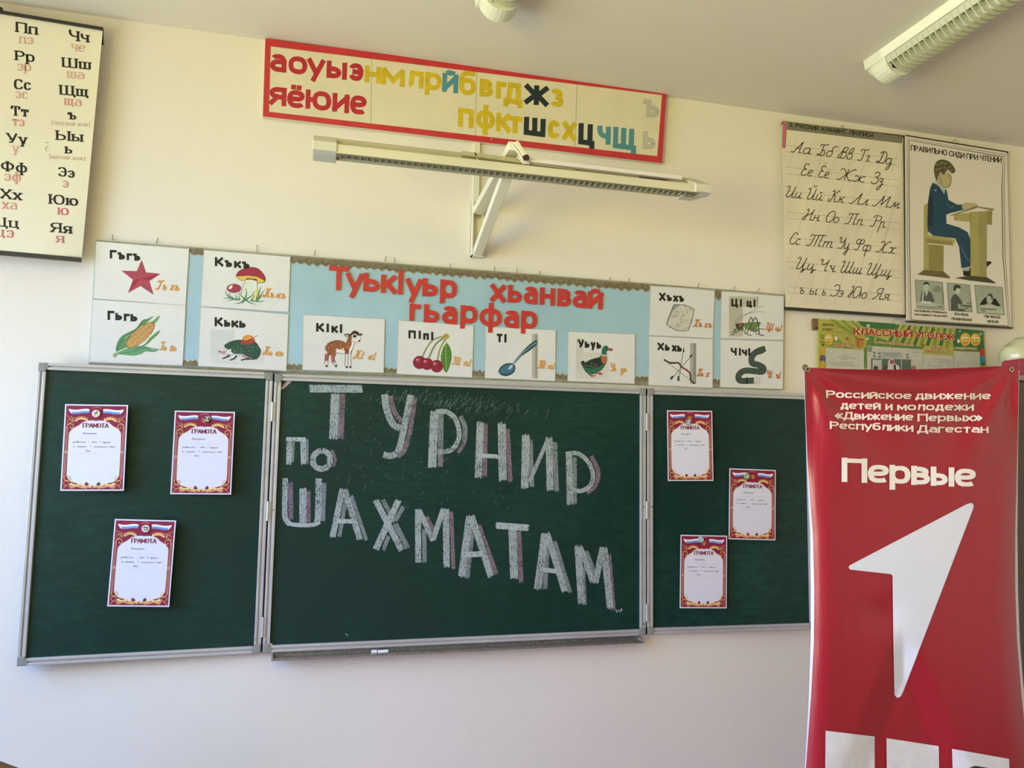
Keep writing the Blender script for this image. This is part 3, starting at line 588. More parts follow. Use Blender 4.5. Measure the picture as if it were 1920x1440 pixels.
# the panels: left wing, centre, right wing.  The wings stand a little forward at their outer edges.
PAN = dict(left=(-.767, -.006, 1.0, 2.004), mid=(.0, 1.4754, 1.0, 2.0), right=(1.4825, 2.237, 1.003, 2.0))
def ysurf(x):
    """y of the writing surface"""
    if x < -.003: return -.022-.03*max(0, (-.006-x))/.75
    if x > 1.479: return -.022-.035*max(0, (x-1.4825))/.75
    return -.022
def surf(u, v):
    """y of the board surface seen at a pixel"""
    y = -.022
    for _ in range(3): y = ysurf(W(u, v, y).x)
    return y
cb = thing('chalkboard', (.7377, -.01, 1.0), 'wide green three-panel chalkboard with aluminium frame and chalk writing', 'chalkboard')
FW = .024
panels = {}
for key, (x0, x1, z0, z1) in PAN.items():
    def pt(x, z, d): return (x, ysurf(x)-d, z)
    def hx(mb, xa, xb, za, zb, d0, d1):
        mb.hexa([pt(xa, za, d1), pt(xb, za, d1), pt(xb, zb, d1), pt(xa, zb, d1)], [pt(xa, za, d0), pt(xb, za, d0), pt(xb, zb, d0), pt(xa, zb, d0)])
    mb = MB(); hx(mb, x0+.01, x1-.01, z0+.01, z1-.01, -.012, 0)
    pn = mb.build('board_panel', greenm, cb); panels[key] = pn
    if key == 'left': pn['label'] = 'left wing of the board with three certificates'
    if key == 'mid': pn['label'] = 'centre panel with large chalk lettering'
    if key == 'right': pn['label'] = 'right wing of the board, partly behind the red banner'
    c = .030
    for (xa, xb, za, zb, hor) in ((x0+c, x1-c, z0, z0+FW, 1), (x0+c, x1-c, z1-FW, z1, 1), (x0, x0+FW, z0+c, z1-c, 0), (x1-FW, x1, z0+c, z1-c, 0)):
        r = MB()
        if hor:
            hx(r, xa, xb, za, zb, -.014, .004)
            for a, b in ((0, .36), (.60, 1.)): hx(r, xa, xb, za+a*FW, za+b*FW, .004, .010)
        else:
            hx(r, xa, xb, za, zb, -.014, .004)
            for a, b in ((0, .36), (.60, 1.)): hx(r, xa+a*FW, xa+b*FW, za, zb, .004, .010)
        r.build('frame_rail', alu, pn, bevel=.0012)
    for sx, sz in ((0, 0), (1, 0), (0, 1), (1, 1)):
        xa = x0 if not sx else x1-c-.002; xb = x0+c+.002 if not sx else x1; za = z0 if not sz else z1-c-.002; zb = z0+c+.002 if not sz else z1
        # L-shaped plastic corner
        xi = (xa+FW if not sx else xb-FW); zi = (za+FW if not sz else zb-FW)
        r = MB(); r2 = .008
        cxo = xa+r2 if not sx else xb-r2; czo = za+r2 if not sz else zb-r2
        hx(r, xa, xb, min(za if not sz else zi, zi if not sz else zb), max(za if not sz else zi, zi if not sz else zb), -.012, .0105)
        hx(r, min(xa if not sx else xi, xi if not sx else xb), max(xa if not sx else xi, xi if not sx else xb), za, zb, -.012, .0112)
        r.build('corner_cap', capm, pn, bevel=.003)
# screws on the frames
for key, pts in (('left', ((504, 708), (490, 956), (479, 1199))), ('mid', ((522, 720), (512, 956), (499, 1199), (1205, 950), (1206, 1170))), ('right', ((1222, 950),))):
    for u, v in pts:
        p = W(u, v, surf(u, v)-.010); MB().cyl(p, p+Vector((0, -.002, 0)), .0035, 10).build('screw', chrome, panels[key])
# hinges in the gaps
for gx, gk in ((-.003, 'left'), (1.479, 'right')):
    for z in (1.86, 1.50, 1.09):
        h = MB().cyl((gx, -.034, z-.035), (gx, -.034, z+.035), .0036, 10).box(gx-.009, gx+.009, -.034, -.031, z-.035, z+.035); h.build('hinge', alu, cb)
    MB().box(gx-.005, gx+.005, -.020, -.004, 1.0, 2.0).build('hinge_gap_strip', mat('2c2b29', rough=.7, key='gap_strip'), cb)
# round fixing buttons in the corners of the centre panel
for u, v in ((530, 711), (508, 1209), (1201, 737), (1203, 1181)):
    p = W(u, v, -.022); MB().cyl(p, p+Vector((0, -.006, 0)), .007, 14).cyl(p+Vector((0, -.006, 0)), p+Vector((0, -.008, 0)), .003, 8).build('fixing_button', chrome, panels['mid'], bevel=.0008)
# small label sticker in the corner
pc = Pic(-.0225, lift=.0004).z(490, 690, 4.646)
pc.poly([(178, 160), (252, 88), (278, 92), (270, 112), (192, 182), (174, 184), (166, 172)], 'b8b4ae'); pc.poly([(176, 166), (246, 100), (258, 102), (186, 172)], 'b0636a'); pc.line([(196, 148), (214, 132)], 3, 'f0e8e4'); pc.line([(220, 126), (238, 110)], 3, 'f0e8e4')
pc.build('maker_label', panels['mid'])
# tray
a, b = W(513, 1233, -.05), W(1203, 1196, -.05)
zt_ = .993
MB().box(a.x-.002, b.x, -.064, -.015, zt_-.013, zt_-.0105).box(a.x-.002, b.x, -.066, -.064, zt_-.014, zt_-.006).box(a.x-.002, b.x, -.018, -.012, zt_-.013, zt_+.006).build('chalk_tray', mat('9a9892', rough=.35, metal=.7, var=.16, scale=90, key='dusty_aluminium'), cb)
for x in (a.x-.004, b.x+.001): MB().box(x-.003, x+.003, -.067, -.012, zt_-.015, zt_-.003).build('tray_end', capm, cb)
for (u0, v0, u1, v1, r) in ((697, 1215, 707, 1212.5, .0065), (709, 1209.5, 722, 1208.5, .006), (716, 1213, 728, 1211.5, .006)):
    p, q = W(u0, v0, -.046), W(u1, v1, -.044); p.z = q.z = zt_-.0105+r
    tag(MB().cyl(p, q, r, 12).build('chalk_stick', mat('f1f1ee', rough=.9, var=.02, key='white_chalk'), bevel=.001), dict(zip((697, 709, 716), ('left piece of white chalk in the board tray', 'middle piece of white chalk in the tray, lying at the back', 'right piece of white chalk in the tray')))[u0], 'chalk', 'chalk pieces in the tray')

# chalk letters: white strokes with pink and grey shading strokes
WH, PK, GR = chalk('a6b1ad', .50), chalk('867279', .50), chalk('808a86', .48)
WH2 = chalk('b2bbb8', .44)
def letter(z, strokes, n0=0):
    p = Pic(-.022, lift=.0003, step=1e-4).z(*z)
    for i, (m, w, pts, *cv) in enumerate(strokes):
        p.line(pts, w, m, curve=bool(cv)); p.k = i+1
        # ragged finer streaks at the two ends
        if len(pts) == 2 and w > 22:
            (ax, ay), (bx, by) = pts; L = math.hypot(bx-ax, by-ay); ux, uy = (bx-ax)/L, (by-ay)/L
            for s in (-.32, .05, .34):
                e = random.uniform(3, 12)
                p.line([(ax-ux*e-uy*w*s, ay-uy*e+ux*w*s), (bx+ux*random.uniform(3, 12)-uy*w*s, by+uy*random.uniform(3, 12)+ux*w*s)], w*.2, m)
    p.build('chalk_letter', panels['mid'])
Z3 = (490, 690, 4.646); Z4 = (840, 720, 3.272); Z5 = (510, 880, 4.923)
letter(Z3, [(WH, 40, [(420, 166), (872, 168)]), (WH, 34, [(426, 196), (876, 198)]), (PK, 50, [(706, 230), (692, 610)]), (WH, 76, [(645, 230), (627, 615)])])
letter(Z3, [(PK, 42, [(1125, 242), (1145, 340), (1175, 410), (1222, 465)], 1), (PK, 38, [(1340, 262), (1315, 430), (1285, 600), (1245, 720), (1190, 772)], 1), (WH, 60, [(1075, 230), (1085, 330), (1115, 430), (1155, 495), (1212, 525)], 1),
    (WH, 56, [(1302, 235), (1268, 400), (1235, 560), (1205, 690), (1170, 750), (1110, 765), (1062, 755)], 1)])
letter(Z3, [(GR, 46, [(1565, 400), (1560, 855)]), (PK, 34, [(1562, 760), (1560, 850)]), (GR, 40, [(1735, 420), (1775, 520), (1768, 640)], 1), (PK, 34, [(1780, 560), (1762, 660), (1712, 738)], 1), (WH, 74, [(1508, 385), (1488, 862)]),
    (WH, 42, [(1520, 385), (1600, 378), (1680, 430), (1722, 540), (1712, 640), (1650, 715), (1535, 735)], 1)])
letter(Z3, [(GR, 26, [(280, 640), (270, 815)]), (GR, 26, [(398, 625), (398, 830)]), (WH, 46, [(245, 612), (238, 836)]), (WH, 46, [(362, 625), (368, 832)]), (WH2, 36, [(220, 620), (382, 622)])])
letter(Z3, [(PK, 24, [(615, 715), (645, 800), (625, 862)], 1), (WH, 50, [(525, 715), (460, 760), (455, 840), (525, 880), (592, 840), (590, 755), (530, 715)], 1)])
letter(Z3, [(PK, 44, [(252, 1000), (260, 1312)]), (PK, 42, [(410, 1078), (408, 1340)]), (GR, 46, [(545, 1002), (532, 1330)]), (WH, 48, [(208, 960), (204, 1250), (215, 1320), (250, 1362)], 1), (WH, 62, [(362, 1052), (360, 1350)]), (WH, 54, [(500, 962), (494, 1280), (482, 1345)], 1), (WH2, 36, [(235, 1352), (300, 1366), (440, 1368), (510, 1340)], 1)])
letter(Z5, [(GR, 36, [(680, 290), (622, 620)]), (GR, 34, [(735, 250), (870, 650)]), (WH, 56, [(650, 185), (560, 620)]), (WH, 56, [(672, 190), (810, 645)]), (WH2, 40, [(605, 478), (745, 480)])])
letter(Z5, [(GR, 40, [(1025, 285), (1130, 480)]), (GR, 40, [(1210, 350), (1140, 470)]), (GR, 50, [(1140, 510), (1250, 725)]), (GR, 36, [(1075, 620), (1030, 740)]), (WH, 56, [(960, 290), (1195, 745)]), (WH, 60, [(1165, 290), (960, 735)])])
letter(Z5, [(GR, 40, [(1405, 560), (1408, 855)]), (PK, 34, [(1430, 440), (1490, 560)]), (PK, 36, [(1655, 395), (1675, 915)]), (WH, 56, [(1348, 375), (1350, 855)]), (WH, 48, [(1362, 385), (1485, 655)]), (WH, 48, [(1582, 365), (1490, 640)]), (WH, 60, [(1605, 370), (1612, 895)])])
letter(Z4, [(GR, 30, [(150, 880), (118, 1185)]), (PK, 26, [(192, 870), (296, 1162)]), (WH, 44, [(132, 815), (84, 1178)]), (WH, 40, [(146, 815), (262, 1176)]), (WH2, 34, [(106, 1048), (216, 1042)])])
letter(Z4, [(PK, 28, [(435, 905), (448, 1210)]), (WH, 50, [(395, 895), (406, 1190)]), (WH2, 40, [(298, 868), (490, 882)])])
letter(Z4, [(GR, 28, [(612, 965), (595, 1255)]), (GR, 26, [(655, 972), (748, 1275)]), (WH, 46, [(595, 920), (550, 1255)]), (WH, 38, [(608, 920), (716, 1270)]), (WH2, 28, [(570, 1138), (672, 1150)])])
letter(Z4, [(GR, 26, [(828, 1125), (838, 1350)]), (GR, 24, [(850, 1028), (896, 1150)]), (PK, 28, [(988, 1055), (1014, 1380)]), (WH, 42, [(797, 998), (818, 1340)]), (WH, 34, [(812, 1005), (888, 1210)]), (WH, 38, [(948, 1008), (905, 1215)]), (WH, 42, [(958, 1010), (996, 1372)])])
letter(Z4, [(PK, 28, [(230, 252), (225, 563)]), (PK, 26, [(366, 280), (382, 597)]), (WH, 44, [(198, 238), (186, 570)]), (WH, 50, [(330, 245), (336, 588)]), (WH2, 26, [(192, 438), (308, 446)])])
letter(Z4, [(GR, 28, [(505, 345), (515, 628)]), (GR, 28, [(655, 360), (667, 655)]), (WH, 46, [(477, 318), (471, 636)]), (WH, 24, [(500, 600), (610, 345)]), (WH, 44, [(620, 335), (627, 648)])])
letter(Z4, [(GR, 26, [(777, 455), (778, 733)]), (PK, 26, [(880, 442), (922, 540), (905, 622), (852, 668)], 1), (WH, 38, [(742, 430), (748, 735)]), (WH, 27, [(722, 430), (795, 426), (862, 480), (890, 560), (870, 625), (815, 656), (762, 648)], 1)])
letter(Z4, [(WH2, 8, [(1030, 1384), (1038, 1402), (1050, 1386), (1056, 1400), (1068, 1378)])])
# erased chalk haze: many faint short strokes high on the centre panel, a part of it
hz = Pic(-.022, lift=.00015, step=0).z(0, 0, 1)
hm = bpy.data.materials.new('chalk_dust'); hm.use_nodes = True; _b = hm.node_tree.nodes['Principled BSDF']; _b.inputs['Base Color'].default_value = (*lin('9fb5a6'), 1); _b.inputs['Roughness'].default_value = .95; _b.inputs['Alpha'].default_value = .2
for i in range(420):
    if i < 260: u = random.gauss(835, 75); v = 752+.10*(u-800)+random.gauss(0, 9)
    else: u = random.uniform(620, 1000); v = random.uniform(770, 960)
    if not 560 < u < 1100: continue
    L = random.uniform(4, 12) if i < 260 else random.uniform(3, 9); a = random.gauss(-1.0, .25)
    hz.line([(u, v), (u+L*math.cos(a), v+L*math.sin(a))], random.uniform(.5, 1.3), hm)
for u0, v0, u1, v1 in ((173, 699, 180, 701), (322, 714, 327, 709), (412, 708, 414, 709), (334, 748, 335, 751), (1350, 772, 1356, 778), (648, 1188, 652, 1192)): hz.line([(u0, v0), (u1, v1)], 1.2, 'b9c8bd')
o = hz.build('chalk_smears', panels['mid']); o['kind'] = 'stuff'
# ================================================================== the red framed letter strip under the ceiling
RB = [(497.5, 72), (1250, 168.8), (1241.6, 306), (492.7, 218)]
t = thing('letter_strip', W(870, 290, -.01), 'long cream board in a red border, coloured cut-out alphabet letters on it', 'sign')
YS = -.022
quad_slab(RB, YS, .020, 'board', mat('d9d0b4', rough=.5, var=.03, scale=8, key='strip_card'), t)
def lerp(a, b, f): return (a[0]+(b[0]-a[0])*f, a[1]+(b[1]-a[1])*f)
inner = [(507, 86.5), (1241.5, 178), (1232.5, 293), (504, 209.5)]
for i in range(4):
    j = (i+1) % 4
    q = [RB[i], RB[j], inner[j], inner[i]] 
    a = [W(u, v, YS-.0015) for u, v in q]; b = [p+Vector((0, .0012, 0)) for p in a]
    MB().hexa(a, b).build('border_strip', mat('c22d31', rough=.35, var=.07, scale=14, coat=.2, key='red_tape'), t)
p = Pic(YS-.0003, lift=.0002)
for x0, y0, x1, y1 in ((697, 99, 695, 240), (894, 124, 891, 264), (1082, 158, 1078, 275)): p.line([(x0, y0), (x1, y1)], 1.0, 'b5aa8e')
p.build('panel_joint', t)
RED, YEL, TEAL, DARK, GREY = mat('b3232f', rough=.4, var=.06, scale=30, key='red_letter_card'), mat('cdb11a', rough=.4, var=.08, scale=30, key='yellow_letter_card'), mat('4f8a96', rough=.4, var=.06, key='teal_letter_card'), mat('15292f', rough=.4, var=.05, key='dark_letter_card'), mat('b9b5a4', rough=.5, key='grey_letter_card')
def cut(ch, x0, x1, yt, yb, m, w, z, parent, yy, slope, th=.0012, name='letter', curve=None):
    p = Pic(yy, lift=.0002, step=2e-5, thick=th).z(*z); p.glyph(ch, x0, x1, yt, yb, m, w, slope); return p.build(name, parent)
A, B = (480, 50, 4.571), (840, 50, 3.2)
for ch, x0, x1, yt, yb, m in (('а', 122, 262, 235, 388, RED), ('о', 278, 440, 255, 408, RED), ('у', 438, 590, 277, 472, RED), ('ы', 605, 780, 300, 447, RED), ('э', 798, 920, 314, 465, RED),
        ('н', 932, 1072, 338, 482, YEL), ('м', 1074, 1275, 352, 505, YEL), ('л', 1290, 1437, 380, 525, YEL), ('р', 1447, 1590, 395, 590, YEL), ('й', 1597, 1735, 357, 565, TEAL), ('б', 1742, 1885, 375, 587, YEL),
        ('я', 115, 262, 517, 675, RED), ('ё', 268, 418, 500, 697, RED), ('ю', 425, 645, 550, 715, RED), ('и', 655, 800, 575, 735, RED), ('е', 806, 948, 590, 752, RED)):
    cut(ch, x0, x1, yt, yb, m, 42, A, t, YS, .13)
for ch, x0, x1, yt, yb, m in (('в', 190, 270, 315, 422, YEL), ('г', 287, 350, 330, 433, YEL), ('д', 333, 448, 336, 483, YEL), ('ж', 460, 602, 352, 470, DARK), ('з', 613, 693, 373, 482, YEL),
        ('п', 60, 155, 490, 605, YEL), ('ф', 168, 282, 468, 652, YEL), ('к', 288, 378, 520, 632, YEL), ('т', 358, 448, 537, 640, YEL), ('ш', 455, 585, 547, 656, DARK), ('с', 598, 672, 562, 672, YEL), ('х', 686, 770, 572, 682, YEL),
        ('ц', 782, 880, 583, 730, DARK), ('ч', 895, 977, 597, 705, TEAL), ('щ', 990, 1130, 608, 756, TEAL), ('ъ', 1170, 1268, 438, 545, GREY), ('ь', 1168, 1246, 630, 737, GREY)):
    cut(ch, x0, x1, yt, yb, m, 31, B, t, YS, .13)
MB().ball(W(922, 261, YS-.003), .004, .003, .004, 10, 6).build('pin', chrome, t)

# ================================================================== the blue letter stand over the board
ST = [(179, 449), (1471, 552), (1467.5, 731), (166, 685)]
t = thing('letter_stand', W(817, 715, -.006), 'long light blue stand with red cut-out words and lace edging above the chalkboard', 'display stand')
YT = -.014
quad_slab(ST, YT, .013, 'backing_board', mat('9dbfca', rough=.42, var=.04, scale=5, coat=.25, key='blue_card'), t)
fr = mat('8d886c', rough=.45, var=.15, scale=40, key='aged_edging')
for (a, b, w) in ((ST[0], ST[1], 3.5), (ST[3], ST[2], 4.5)):
    s = 1 if w == 3.5 else -1
    q = [a, b, (b[0], b[1]+s*w), (a[0], a[1]+s*w)]; A_ = [W(u, v, YT-(.003 if w == 3.5 else .0015)) for u, v in q]
    MB().hexa(A_, [p+Vector((0, .006, 0)) for p in A_]).build('edging', fr, t)
lacem = mat('8f8568', rough=.7, var=.2, scale=160, key='old_lace', dark='5f5236')
def top(u): return ST[0][1]+(ST[1][1]-ST[0][1])*(u-ST[0][0])/(ST[1][0]-ST[0][0])
def bot(u): return ST[3][1]+(ST[2][1]-ST[3][1])*(u-ST[3][0])/(ST[2][0]-ST[3][0])
def lace(u0, u1, edge, sgn, dep, name='lace_border', tooth=15, off=3):
    P1, P2 = [], []; u = u0; k = 0
    while u < u1:
        P1.append((u, edge(u)+sgn*off)); P2.append((u, edge(u)+sgn*(off+dep+random.uniform(-1.5, 1.5)+(dep*.45 if k % 2 else 0)))); u += tooth/2*random.uniform(.8, 1.2); k += 1
    P1.append((u1, edge(u1)+sgn*off)); P2.append((u1, edge(u1)+sgn*(off+dep)))
    p = Pic(YT, lift=.0004); n = len(P1)
    for i in range(n-1): p.raw([P1[i], P1[i+1], P2[i+1], P2[i]], lacem)
    for i in range(n-1): # scalloped thread lines
        p.k = 7; p.line([lerp(P1[i], P2[i], .55), lerp(P1[i+1], P2[i+1], .75)], .8, '5b4d30'); p.line([lerp(P1[i], P2[i], .9), lerp(P1[i+1], P2[i+1], .95)], .7, 'b2a98c')
    return p.build(name, t)
lace(543, 1218, top, 1, 10); lace(355, 382, top, 1, 9); lace(1341, 1352, top, 1, 14)
for u0, u1 in ((342, 372), (537, 567), (720, 745), (886, 909), (1042, 1065), (1190, 1216), (1336, 1351)): lace(u0, u1, bot, -1, 9, off=5, tooth=9)
# red words, each letter cut out of card; the lower row overlaps the picture cards
RW = mat('c3302c', rough=.35, var=.06, scale=30, coat=.2, key='red_word_card')
YW = -.0186
C1, C2 = (600, 480, 6.857), (860, 510, 6.4)
for ch, x0, x1, yt, yb in (('Т', 112, 365, 132, 440), ('у', 330, 555, 222, 540), ('ь', 558, 765, 222, 460), ('к', 783, 985, 245, 480), ('I', 1003, 1070, 188, 495), ('у', 1098, 1310, 293, 603), ('ь', 1316, 1512, 292, 521), ('р', 1543, 1757, 308, 615),
        ('г', 1150, 1292, 618, 835), ('ь', 1335, 1532, 625, 857), ('а', 1570, 1762, 645, 874)): cut(ch, x0, x1, yt, yb, RW, 61, C1, t, YW, .09)
for ch, x0, x1, yt, yb in (('р', 20, 222, 405, 685), ('ф', 250, 517, 370, 728), ('а', 545, 720, 462, 672), ('р', 748, 940, 470, 746), ('х', 380, 562, 150, 360), ('ь', 590, 757, 158, 370), ('а', 783, 945, 175, 385), ('н', 973, 1155, 190, 398), ('в', 1185, 1347, 204, 414), ('а', 1370, 1537, 220, 430), ('й', 1550, 1730, 178, 444)):
    cut(ch, x0, x1, yt, yb, RW, 55, C2, t, YW, .09)
# ------------------------------------------------------------------ picture cards
cardm = mat('d9dad6', rough=.32, var=.03, scale=4, coat=.5, bump=.35, bscale=11, key='card_in_film')
filmm = mat('c3c1b6', rough=.3, var=.1, scale=20, key='film_edge')
TI, OR = '23261f', 'dc9a48'
def card(c4, name, label, zz, draw, title, curs, extra=None, Y=-.0168, orc=OR):
    t = thing(name, W((c4[0][0]+c4[2][0])/2, c4[2][1], Y), label, 'picture card', 'letter picture cards on the blue stand')
    quad_slab(c4, Y, .0022, 'card', cardm, t, bevel=.0006)
    p = Pic(Y, lift=.0004).z(*zz)
    if draw: draw(p); p.build('illustration', t)
    p = Pic(Y, lift=.0005).z(*zz)
    for a in title: p.text(*a[:4], TI, wt=a[4] if len(a) > 4 else .27)
    p.build('printed_letters', t)
    p = Pic(Y, lift=.0019).z(*zz); p.lean = 0
    for a in curs: p.text(*a[:4], orc, wt=.115, style='cursive')
    p.build('handwritten_letters', t)
    # film edge strip
    p = Pic(Y, lift=.0003)
    for i in range(4): 
        p.line([c4[i], c4[(i+1) % 4]], .9, filmm)
    p.build('film_edge', t)
    return t
def star(p):
    T = [(965, 480), (1045, 715), (1318, 742), (1108, 878), (1190, 1135), (945, 968), (710, 1100), (805, 855), (585, 682), (875, 695)]; c = (955, 830)
    p.poly(T, 'a83e4c')
    for i in range(0, 10, 2): p.poly([c, T[i], T[(i+1) % 10]], '9a3343' if i % 4 else 'a34a55')
    for i in range(0, 10, 2): p.poly([c, T[i-1], T[i]], 'b04a55')
    p.line(T, 5, '7c2c38', closed=True)
card([(180.5, 449), (354.6, 464.5), (347.6, 572.5), (174.6, 559.4)], 'picture_card', 'picture card with a red five-pointed star, top left of the blue stand', (170, 440, 10.105), star, [('Г', (362, 450), (492, 458), 165), ('ъ', (508, 468), (650, 474), 172), ('г', (682, 482), (786, 488), 165), ('ъ', (800, 490), (940, 498), 172)], [('Гъ', (1215, 1040), (1435, 1055), 190), ('гъ', (1500, 1055), (1670, 1072), 200)])
def corn(p):
    p.poly([(600, 1010), (575, 950), (620, 800), (700, 700), (850, 620), (960, 560), (1080, 410), (1180, 380), (1290, 330), (1180, 440), (1080, 540), (900, 760), (760, 960)], '5f8a5c', True)
    p.poly([(1120, 500), (1250, 440), (1400, 320), (1370, 410), (1290, 480), (1180, 520)], '6f9a62', True)
    p.poly([(1100, 500), (1200, 430), (1290, 345), (1230, 440), (1160, 490)], 'e2dca0')
    p.poly([(900, 900), (1100, 880), (1230, 730), (1410, 600), (1370, 680), (1280, 760), (1150, 880), (1000, 960)], '6a9a58', True)
    p.poly([(560, 1050), (700, 960), (900, 900), (1150, 905), (1280, 960), (1390, 960), (1300, 1010), (1150, 1000), (1050, 1050), (900, 1080), (700, 1060)], '67996a', True)
    p.ell(1045, 690, 345, 130, '8f6a34', rot=-.72, n=28)
    a, b = math.cos(-.72), math.sin(-.72)
    for r in range(-4, 5):
        for q in range(-13, 14):
            x, y = q*24+(12 if r % 2 else 0), r*27
            if (x/330)**2+(y/122)**2 < 1: p.ell(1045+x*a-y*b, 690+x*b+y*a, 11, 12, 'e6c17c' if (r*q) % 3 else 'd6a45c', n=6); p.layer -= 1
    p.layer += 1
    p.poly([(520, 1060), (590, 1010), (640, 1030), (570, 1110), (530, 1105)], '8d9a72'); p.line([(590, 1020), (720, 960), (800, 930)], 18, 'c9d6a8', True)
    p.line([(590, 1000), (640, 860), (800, 690), (960, 590), (1090, 430)], 14, '3f6a45', True); p.line([(740, 760), (860, 640)], 16, 'd3da8a')
    p.line([(660, 1050), (900, 1000), (1130, 930), (1380, 960)], 10, '3f7049', True); p.line([(960, 950), (1180, 830), (1400, 610)], 9, '3f7049', True)
card([(173.4, 561.4), (348, 573), (342.2, 685.5), (166.4, 678.6)], 'picture_card', 'picture card with a yellow corn cob in green leaves', (160, 560, 10.105), corn, [('Г', (420, 402), (550, 408), 175), ('ь', (568, 408), (695, 412), 175), ('г', (728, 422), (840, 427), 175), ('ь', (855, 428), (985, 436), 175)], [('Гь', (1400, 975), (1525, 992), 180), ('гь', (1590, 992), (1715, 998), 190)])
def mushroom(p):
    p.poly([(975, 670), (1190, 680), (1215, 860), (1240, 1010), (1180, 1090), (960, 1080), (870, 1000), (900, 860), (945, 740)], 'd9dfca')
    p.poly([(1150, 900), (1210, 860), (1240, 1010), (1180, 1090), (1110, 1080), (1150, 980)], 'd9d27e')
    p.poly([(770, 610), (830, 520), (960, 460), (1110, 440), (1230, 480), (1330, 590), (1365, 700), (1290, 750), (1100, 690), (900, 690)], '9c3541', True)
    p.poly([(780, 620), (1020, 605), (1200, 630), (1350, 710), (1290, 750), (1195, 745), (1190, 680), (980, 660), (960, 715), (850, 690)], 'ddc050')
    p.line([(770, 610), (830, 520), (960, 460), (1110, 440), (1230, 480), (1330, 590), (1362, 690), (1320, 745), (1200, 752)], 9, '3d2a28', True)
    p.line([(780, 620), (1020, 605), (1200, 630), (1350, 705)], 8, '5a2a2a', True); p.line([(780, 630), (850, 690), (960, 718)], 7, '3d2a28', True)
    p.line([(980, 665), (1060, 652), (1190, 680)], 9, '4a4636', True); p.line([(945, 740), (900, 860), (875, 980)], 8, '4a4636', True); p.line([(1195, 690), (1200, 830), (1235, 1000)], 8, '4a4636', True)
    p.ell(732, 860, 145, 90, '3d2a28'); p.ell(732, 860, 135, 82, 'a23f4c'); p.poly([(620, 860), (650, 810), (710, 790), (690, 860), (640, 880)], 'eee6dc')
    p.line([(650, 940), (620, 1020)], 9, '6a2a30'); p.line([(835, 925), (870, 970)], 9, '6a2a30')
    G = '4c8660'
    for a in ([(560, 900), (590, 990), (680, 1060)], [(520, 1065), (620, 1050), (760, 1080)], [(610, 1115), (720, 1080), (850, 1090)], [(745, 1165), (850, 1150), (940, 1090)], [(890, 1170), (930, 1120), (960, 1080)], [(1165, 1178), (1060, 1150), (960, 1090)],
              [(1340, 1105), (1240, 1125), (1060, 1100)], [(800, 960), (880, 1010), (950, 1090)], [(960, 855), (985, 960), (945, 1090)], [(1140, 915), (1100, 1000), (960, 1090)], [(1275, 825), (1230, 950), (1180, 1080)], [(1345, 890), (1260, 1000), (1190, 1100)], [(1130, 1000), (1110, 1060), (1080, 1110)], [(765, 980), (780, 1050), (800, 1100)], [(650, 985), (690, 1040), (760, 1090)], [(820, 1010), (840, 1050), (840, 1100)], [(1320, 980), (1250, 1050), (1180, 1110)]):
        p.line(a, [6, 30], G, True); p.line(a, [2, 7], '2f5c42', True)
card([(382.7, 466.3), (544.4, 480), (540.7, 585.1), (376.2, 574.1)], 'picture_card', 'picture card with two red-capped mushrooms in grass', (370, 460, 10.667), mushroom, [('К', (350, 415), (520, 423), 180), ('ъ', (545, 432), (695, 440), 175), ('к', (735, 450), (878, 458), 175), ('ъ', (895, 460), (1045, 468), 175)], [('Къ', (1310, 1040), (1530, 1055), 190), ('къ', (1565, 1062), (1765, 1075), 200)])
def hedgehog(p):
    p.rect(262, 460, 720, 1130, 'cfcfc9'); p.rect(720, 820, 1330, 1150, 'd3d3cc')
    p.poly([(535, 770), (650, 700), (830, 660), (1000, 690), (1150, 700), (1230, 790), (1275, 900), (1210, 1030), (1050, 1020), (900, 950), (720, 940), (640, 870), (560, 830)], '33503f', True)
    for i in range(150):
        x, y = random.uniform(620, 1230), random.uniform(700, 1000)
        if ((x-930)/320)**2+((y-860)/140)**2 < 1: p.line([(x, y), (x+random.uniform(-14, 6), y+random.uniform(18, 34))], 4, random.choice(['6f9a80', '88ad93', '1f3a2b', '1f3a2b'])); p.layer -= .25
    p.layer += 1
    p.poly([(560, 830), (640, 870), (720, 940), (860, 960), (800, 985), (640, 960), (520, 950), (470, 920), (560, 880)], 'd9dccb'); p.poly([(450, 900), (560, 880), (575, 925), (520, 945)], 'c78d86')
    p.ell(445, 900, 20, 14, '2a2320'); p.ell(582, 878, 8, 16, '241f1c'); p.ell(660, 870, 20, 25, 'd9dccb'); p.line([(455, 915), (530, 942), (660, 962), (860, 968)], 7, '4a3f35', True)
    p.poly([(870, 965), (980, 980), (1050, 1030), (960, 1030), (900, 1000)], 'c08a84')
    for a in ([(650, 975), (580, 1010), (500, 1040)], [(790, 985), (730, 1040), (655, 1070)], [(1060, 1040), (960, 1050), (870, 1070)], [(1200, 1030), (1120, 1045), (1060, 1055)]): p.line(a, [40, 22], '37322d', True)
    p.poly([(860, 745), (920, 610), (1010, 565), (1090, 590), (1150, 660), (1130, 720), (1020, 755)], 'a8423a', True); p.poly([(900, 650), (960, 590), (1040, 570), (1100, 620), (1150, 660), (1060, 640), (980, 680)], 'dd9a3c', True)
    p.line([(900, 740), (1000, 680), (1100, 630), (1205, 575)], 8, '7a2f28', True); p.line([(985, 690), (980, 620)], 5, '7a2f28')
